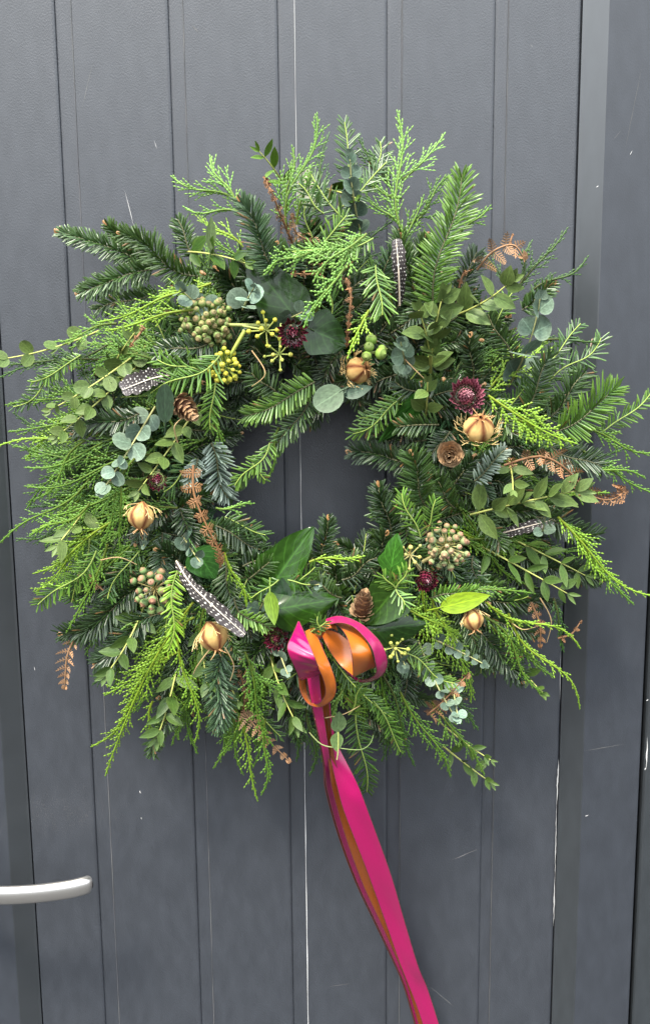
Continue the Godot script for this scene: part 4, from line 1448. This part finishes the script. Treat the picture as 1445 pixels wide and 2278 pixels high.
func make_ornaments():
	cone(1000, 1012, 92, Vector3(-0.18, -0.12, 1), 0.026, 0.0128, 40, "open larch cone facing outward under the upright seed pod")
	cone(412, 908, 84, Vector3(0.55, -0.45, 0.55), 0.030, 0.0125, 32, "larch cone leaning right at the upper left, beside a dark oval leaf")
	cone(806, 1347, 92, Vector3(0.12, 0.85, 0.45), 0.032, 0.0125, 34, "upright larch cone between two ivy leaves above the bow")
	var d0 := Color(0.045, 0.006, 0.012)
	var d1 := Color(0.13, 0.014, 0.035)
	strawflower(650, 738, 88, Vector3(0.1, -0.3, 1), 0.0128, 70, 0.8, d0, d1, "burgundy strawflower at the top beside the glossy ivy leaf")
	strawflower(1035, 882, 90, Vector3(0.1, 0.25, 1), 0.0162, 120, 0.45, Color(0.085, 0.008, 0.022), Color(0.46, 0.17, 0.22), "largest burgundy strawflower, above the upright seed pod")
	strawflower(945, 1285, 84, Vector3(0.2, -0.25, 1), 0.0128, 80, 0.1, d0, d1, "closed dark strawflower under the right ivy berries")
	strawflower(350, 1066, 90, Vector3(0.1, -0.2, 1), 0.0108, 70, 0.1, d0, d1, "small dark strawflower at the left above a seed pod")
	strawflower(616, 1420, 72, Vector3(-0.2, 0.1, 1), 0.0115, 60, 0.9, d0, d1, "dark strawflower half hidden left of the bow")
	pod(1064, 954, 96, Vector3(0.02, 0.75, 0.75), 0.0126, "plump tan seed pod with thread bracts under the largest strawflower", 20)
	pod(314, 1148, 90, Vector3(-0.05, -0.95, 0.35), 0.0110, "tan and burgundy striped seed pod at the left with horns pointing down", 8)
	pod(474, 1416, 94, Vector3(0.35, -0.85, 0.45), 0.0122, "tan seed pod with long horns below the grey feather", 14)
	pod(1050, 1378, 84, Vector3(0.2, -0.85, 0.4), 0.0092, "small pale seed pod under the yellow-green leaf", 5)
	pod(796, 824, 70, Vector3(0.5, 0.2, 0.8), 0.0112, "seed pod with wiry bracts at the top rim of the opening", 26)
	var gb := Color(0.17, 0.24, 0.075)
	var cap := Color(0.20, 0.145, 0.07)
	umbel(462, 722, 66, Vector3(0.0, 0.25, 1), 0.0225, 66, 0.0034, 1.5, gb, cap, Color(0.24, 0.27, 0.08), at(600, 725, 74), "dense brown-capped ivy berry head at the upper left")
	umbel(990, 1215, 68, Vector3(0.05, 0.15, 1), 0.0215, 36, 0.0034, 1.45, Color(0.20, 0.25, 0.11), Color(0.33, 0.17, 0.11), Color(0.40, 0.34, 0.14), at(940, 1250, 64), "open pinkish-capped ivy berry head right of the opening")
	umbel(345, 1310, 74, Vector3(-0.1, 0.1, 1), 0.0195, 20, 0.0038, 1.4, Color(0.13, 0.20, 0.07), Color(0.27, 0.13, 0.085), Color(0.28, 0.22, 0.09), at(430, 1250, 66), "loose ivy berry head at the lower left")
	var yb := Color(0.42, 0.42, 0.05)
	umbel(500, 815, 72, Vector3(0.0, -0.2, 1), 0.0155, 30, 0.0024, 1.5, yb, Color(0.46, 0.40, 0.06), Color(0.30, 0.36, 0.07), at(545, 735, 78), "yellow ivy flower head under the dense berry head", "bud")
	umbel(592, 735, 80, Vector3(0.1, 0.0, 1), 0.0150, 11, 0.0021, 1.4, yb, Color(0.46, 0.40, 0.06), Color(0.30, 0.34, 0.10), at(540, 725, 78), "small yellow ivy flower head left of the upper strawflower", "bud")
	umbel(622, 788, 80, Vector3(-0.1, -0.1, 1), 0.0135, 9, 0.0021, 1.4, Color(0.34, 0.38, 0.08), Color(0.40, 0.38, 0.08), Color(0.28, 0.34, 0.10), at(625, 720, 78), "small green-yellow ivy flower head below the upper strawflower", "bud")
	umbel(912, 1235, 80, Vector3(-0.1, 0.1, 1), 0.0135, 9, 0.0021, 1.4, Color(0.42, 0.40, 0.12), Color(0.46, 0.40, 0.12), Color(0.36, 0.32, 0.14), at(935, 1265, 76), "tiny pale ivy flower head left of the right berries", "bud")
	umbel(878, 1440, 84, Vector3(0.2, 0.1, 1), 0.013, 12, 0.0020, 1.4, Color(0.30, 0.34, 0.08), Color(0.36, 0.34, 0.08), Color(0.28, 0.30, 0.08), at(850, 1420, 80), "tiny green ivy flower head beside the right ribbon loop", "bud")
	umbel(820, 785, 80, Vector3(0.3, 0.5, 0.8), 0.013, 5, 0.0050, 1.2, Color(0.16, 0.26, 0.05), Color(0.16, 0.2, 0.06), Color(0.2, 0.24, 0.07), at(800, 820, 74), "few green ivy berries above the wiry seed pod")
	feather(P([392, 1248, 84, 425, 1300, 96, 478, 1352, 104, 545, 1412, 102]), 52, Vector3(0.25, 0.45, 1), 0.25, "long grey spotted feather above the lower left seed pod")
	feather(P([385, 835, 76, 340, 842, 82, 272, 868, 84]), 66, Vector3(-0.1, 0.2, 1), 0.1, "short dark spotted feather at the upper left")
	feather(P([888, 680, 78, 886, 610, 86, 880, 532, 86]), 44, Vector3(0.2, 0.1, 1), 0.2, "upright dark spotted feather at the top right of centre")
	feather(P([1085, 1195, 50, 1140, 1180, 58, 1232, 1156, 54]), 40, Vector3(0.0, 0.5, 1), 0.15, "dark spotted feather behind the right eucalyptus")

func make_ribbon():
	var mag := Color(0.255, 0.003, 0.066)
	var ora := Color(0.36, 0.090, 0.007)
	var t := thing("ribbon_bow", at(708, 1395, 90), "magenta and orange satin ribbon bow with long trailing ends on the wreath", "ribbon")
	# left pair: magenta loop folded over, orange loop that turns up inside itself
	ribbon("magenta_loop", P([663, 1382, 104, 650, 1412, 122, 639, 1442, 132, 652, 1478, 128, 666, 1509, 112]), P([666, 1383, 106, 684, 1425, 124, 699, 1461, 134, 706, 1480, 130, 713, 1494, 114]), mag, t, 0.03)
	ribbon("magenta_loop", P([666, 1509, 112, 672, 1513, 104, 680, 1500, 98, 690, 1450, 94, 700, 1405, 92]), P([713, 1493, 114, 712, 1500, 106, 712, 1490, 99, 708, 1450, 95, 708, 1405, 93]), mag, t, 0.02)
	ribbon("orange_loop", P([698, 1396, 100, 716, 1440, 112, 736, 1485, 120, 747, 1522, 118, 742, 1552, 112, 716, 1572, 104, 690, 1569, 99, 672, 1548, 96, 664, 1515, 94, 668, 1470, 92, 694, 1410, 92]), P([678, 1404, 108, 688, 1440, 120, 704, 1478, 126, 720, 1515, 122, 723, 1545, 115, 708, 1566, 108, 694, 1562, 88, 684, 1545, 84, 680, 1515, 82, 684, 1470, 82, 702, 1410, 86]), ora, t, 0.02)
	# right pair: orange loop inside a magenta one
	ribbon("magenta_loop", P([708, 1384, 94, 752, 1370, 102, 798, 1385, 112, 830, 1411, 118, 851, 1438, 120, 861, 1471, 116, 855, 1495, 108, 838, 1510, 100, 812, 1518, 94, 785, 1510, 90, 750, 1470, 88, 712, 1405, 88]), P([712, 1398, 92, 748, 1386, 114, 782, 1392, 122, 812, 1420, 128, 828, 1446, 130, 835, 1475, 128, 837, 1494, 122, 826, 1507, 112, 804, 1512, 104, 784, 1500, 80, 756, 1462, 78, 716, 1412, 82]), mag, t, 0.02)
	ribbon("orange_loop", P([712, 1390, 96, 745, 1389, 104, 768, 1411, 124, 780, 1446, 137, 784, 1476, 134, 785, 1505, 118, 783, 1502, 110, 755, 1478, 100, 728, 1440, 96, 712, 1405, 94]), P([716, 1404, 96, 752, 1383, 96, 796, 1402, 114, 820, 1438, 127, 830, 1464, 125, 834, 1485, 110, 822, 1480, 94, 790, 1440, 90, 755, 1410, 92, 720, 1398, 94]), ora, t, 0.02)
	# the tie pinched over the crossing
	ribbon("knot", P([700, 1412, 98, 712, 1394, 104, 730, 1384, 104, 748, 1392, 98]), P([714, 1422, 98, 722, 1404, 108, 736, 1398, 108, 750, 1404, 98]), ora, t, 0.08)
	var rust := Color(0.16, 0.036, 0.006)  # same orange ribbon on the tails, its shade put into a darker colour
	# trailing ends
	ribbon("magenta_tail", P([706, 1430, 80, 718, 1540, 80, 727, 1610, 80, 732, 1660, 82, 739, 1705, 82, 751, 1755, 80, 766, 1808, 76, 815, 1935, 64, 854, 2043, 52, 891, 2148, 42, 922, 2226, 34, 947, 2300, 28]), P([716, 1430, 78, 732, 1540, 74, 737, 1600, 72, 749, 1652, 72, 771, 1697, 74, 797, 1750, 76, 821, 1813, 76, 868, 1943, 66, 899, 2049, 54, 929, 2148, 44, 951, 2202, 36, 982, 2300, 30]), mag, t, 0.06)
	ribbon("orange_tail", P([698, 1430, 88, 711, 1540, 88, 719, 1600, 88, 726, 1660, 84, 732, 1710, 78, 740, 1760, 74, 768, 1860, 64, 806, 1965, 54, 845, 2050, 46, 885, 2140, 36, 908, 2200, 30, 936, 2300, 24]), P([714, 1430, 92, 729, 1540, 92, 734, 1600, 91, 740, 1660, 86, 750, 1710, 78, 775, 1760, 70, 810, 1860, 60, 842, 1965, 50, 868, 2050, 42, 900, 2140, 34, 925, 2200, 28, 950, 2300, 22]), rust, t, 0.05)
	ribbon("magenta_tail", P([672, 1430, 90, 688, 1540, 92, 701, 1600, 91, 713, 1655, 86, 722, 1705, 78, 728, 1760, 70, 756, 1860, 60, 795, 1965, 50, 835, 2050, 42, 877, 2140, 33, 902, 2200, 27, 930, 2300, 20]), P([704, 1430, 94, 713, 1540, 97, 721, 1600, 96, 729, 1655, 90, 736, 1705, 76, 748, 1760, 56, 792, 1860, 42, 828, 1965, 34, 858, 2050, 30, 894, 2140, 26, 916, 2200, 22, 942, 2300, 16]), mag * 0.85, t, 0.02)
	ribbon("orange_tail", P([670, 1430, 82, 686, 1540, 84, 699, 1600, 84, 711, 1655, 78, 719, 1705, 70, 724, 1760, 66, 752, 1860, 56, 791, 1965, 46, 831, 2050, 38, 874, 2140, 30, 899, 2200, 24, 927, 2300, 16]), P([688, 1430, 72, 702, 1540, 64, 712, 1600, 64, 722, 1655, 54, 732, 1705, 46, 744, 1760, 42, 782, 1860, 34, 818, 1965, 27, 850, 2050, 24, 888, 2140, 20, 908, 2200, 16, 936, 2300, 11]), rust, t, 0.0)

func make_tag():
	var t := thing("hanging_tag", at(685, 430, 40), "cream card tag half hidden in the greenery at the top", "tag")
	var g := Geo.new()
	var c := at(684, 420, 55)
	var n := 28
	for i in n + 1:
		var a := TAU * i / n
		for k in 2:
			g.vert(c + Vector3(cos(a) * 0.0095, sin(a) * 0.0165, 0.0006 * (1 - 2 * k)), Vector3(cos(a) * 0.3, sin(a) * 0.3, 1 - 2 * k).normalized(), Color(0.46, 0.44, 0.33))
	var m := g.vert(c + Vector3(0, 0, 0.0006), Vector3(0, 0, 1), Color(0.46, 0.44, 0.33))
	for i in n:
		g.tri(m, i * 2, i * 2 + 2)
		g.quad(i * 2, i * 2 + 1, i * 2 + 3, i * 2 + 2)
	build(g, "card", M.card, t)
	var s := Geo.new()
	s.tube(smooth([c + Vector3(0, 0.016, 0.001), c + Vector3(0.002, 0.0, -0.01), c + Vector3(-0.004, -0.01, -0.02)], 8), 0.0008, 0.0008, 5, Color(0.4, 0.34, 0.2), Color(0.4, 0.34, 0.2))
	build(s, "string", M.stem, t)

func _ready():
	setup_axes()
	rg.seed = 20231
	# camera
	var cam := Camera3D.new()
	cam.name = "camera"
	add_child(cam)
	cam.transform = Transform3D(Basis(rgt, upv, -fwd), eye)
	cam.keep_aspect = Camera3D.KEEP_HEIGHT
	cam.fov = rad_to_deg(2.0 * atan(1139.0 / FOCAL))
	cam.near = 0.02
	cam.far = 60.0
	# overcast sky
	var we := WorldEnvironment.new()
	we.name = "world_environment"
	var env := Environment.new()
	var sky := Sky.new()
	var ps := ProceduralSkyMaterial.new()
	ps.sky_top_color = Color(0.95, 0.975, 1.0)
	ps.sky_horizon_color = Color(0.38, 0.39, 0.41)
	ps.sky_curve = 0.27
	ps.ground_horizon_color = Color(0.27, 0.27, 0.27)
	ps.ground_bottom_color = Color(0.24, 0.24, 0.24)
	ps.ground_curve = 0.1
	ps.sun_angle_max = 1.0
	sky.sky_material = ps
	env.background_mode = Environment.BG_SKY
	env.sky = sky
	env.tonemap_mode = Environment.TONE_MAPPER_LINEAR
	env.tonemap_exposure = 6.1
	env.sdfgi_enabled = true
	env.ssao_enabled = true
	env.ssil_enabled = true
	we.environment = env
	add_child(we)
	var sun := DirectionalLight3D.new()
	sun.name = "sun"
	sun.light_color = Color(1.0, 0.97, 0.92)
	sun.light_energy = 0.5
	sun.light_angular_distance = 12.0
	sun.shadow_enabled = true
	add_child(sun)
	sun.look_at_from_position(Vector3(-0.6, 1.8, 0.95), Vector3.ZERO, Vector3.UP)
	make_materials()
	make_door()
	wreath = thing("wreath", at(685, 1045, 0), "evergreen wreath of fir, cypress, ivy and eucalyptus hung on the grey door", "wreath")
	make_base()
	make_filling()
	make_sprigs()
	make_leafy()
	make_single_leaves()
	make_bracken()
	make_tendrils()
	make_ornaments()
	make_ribbon()
	make_tag()
	for o in find_children("*", "Node3D", true, false):
		if o.has_meta("origin"):
			o.remove_meta("origin")
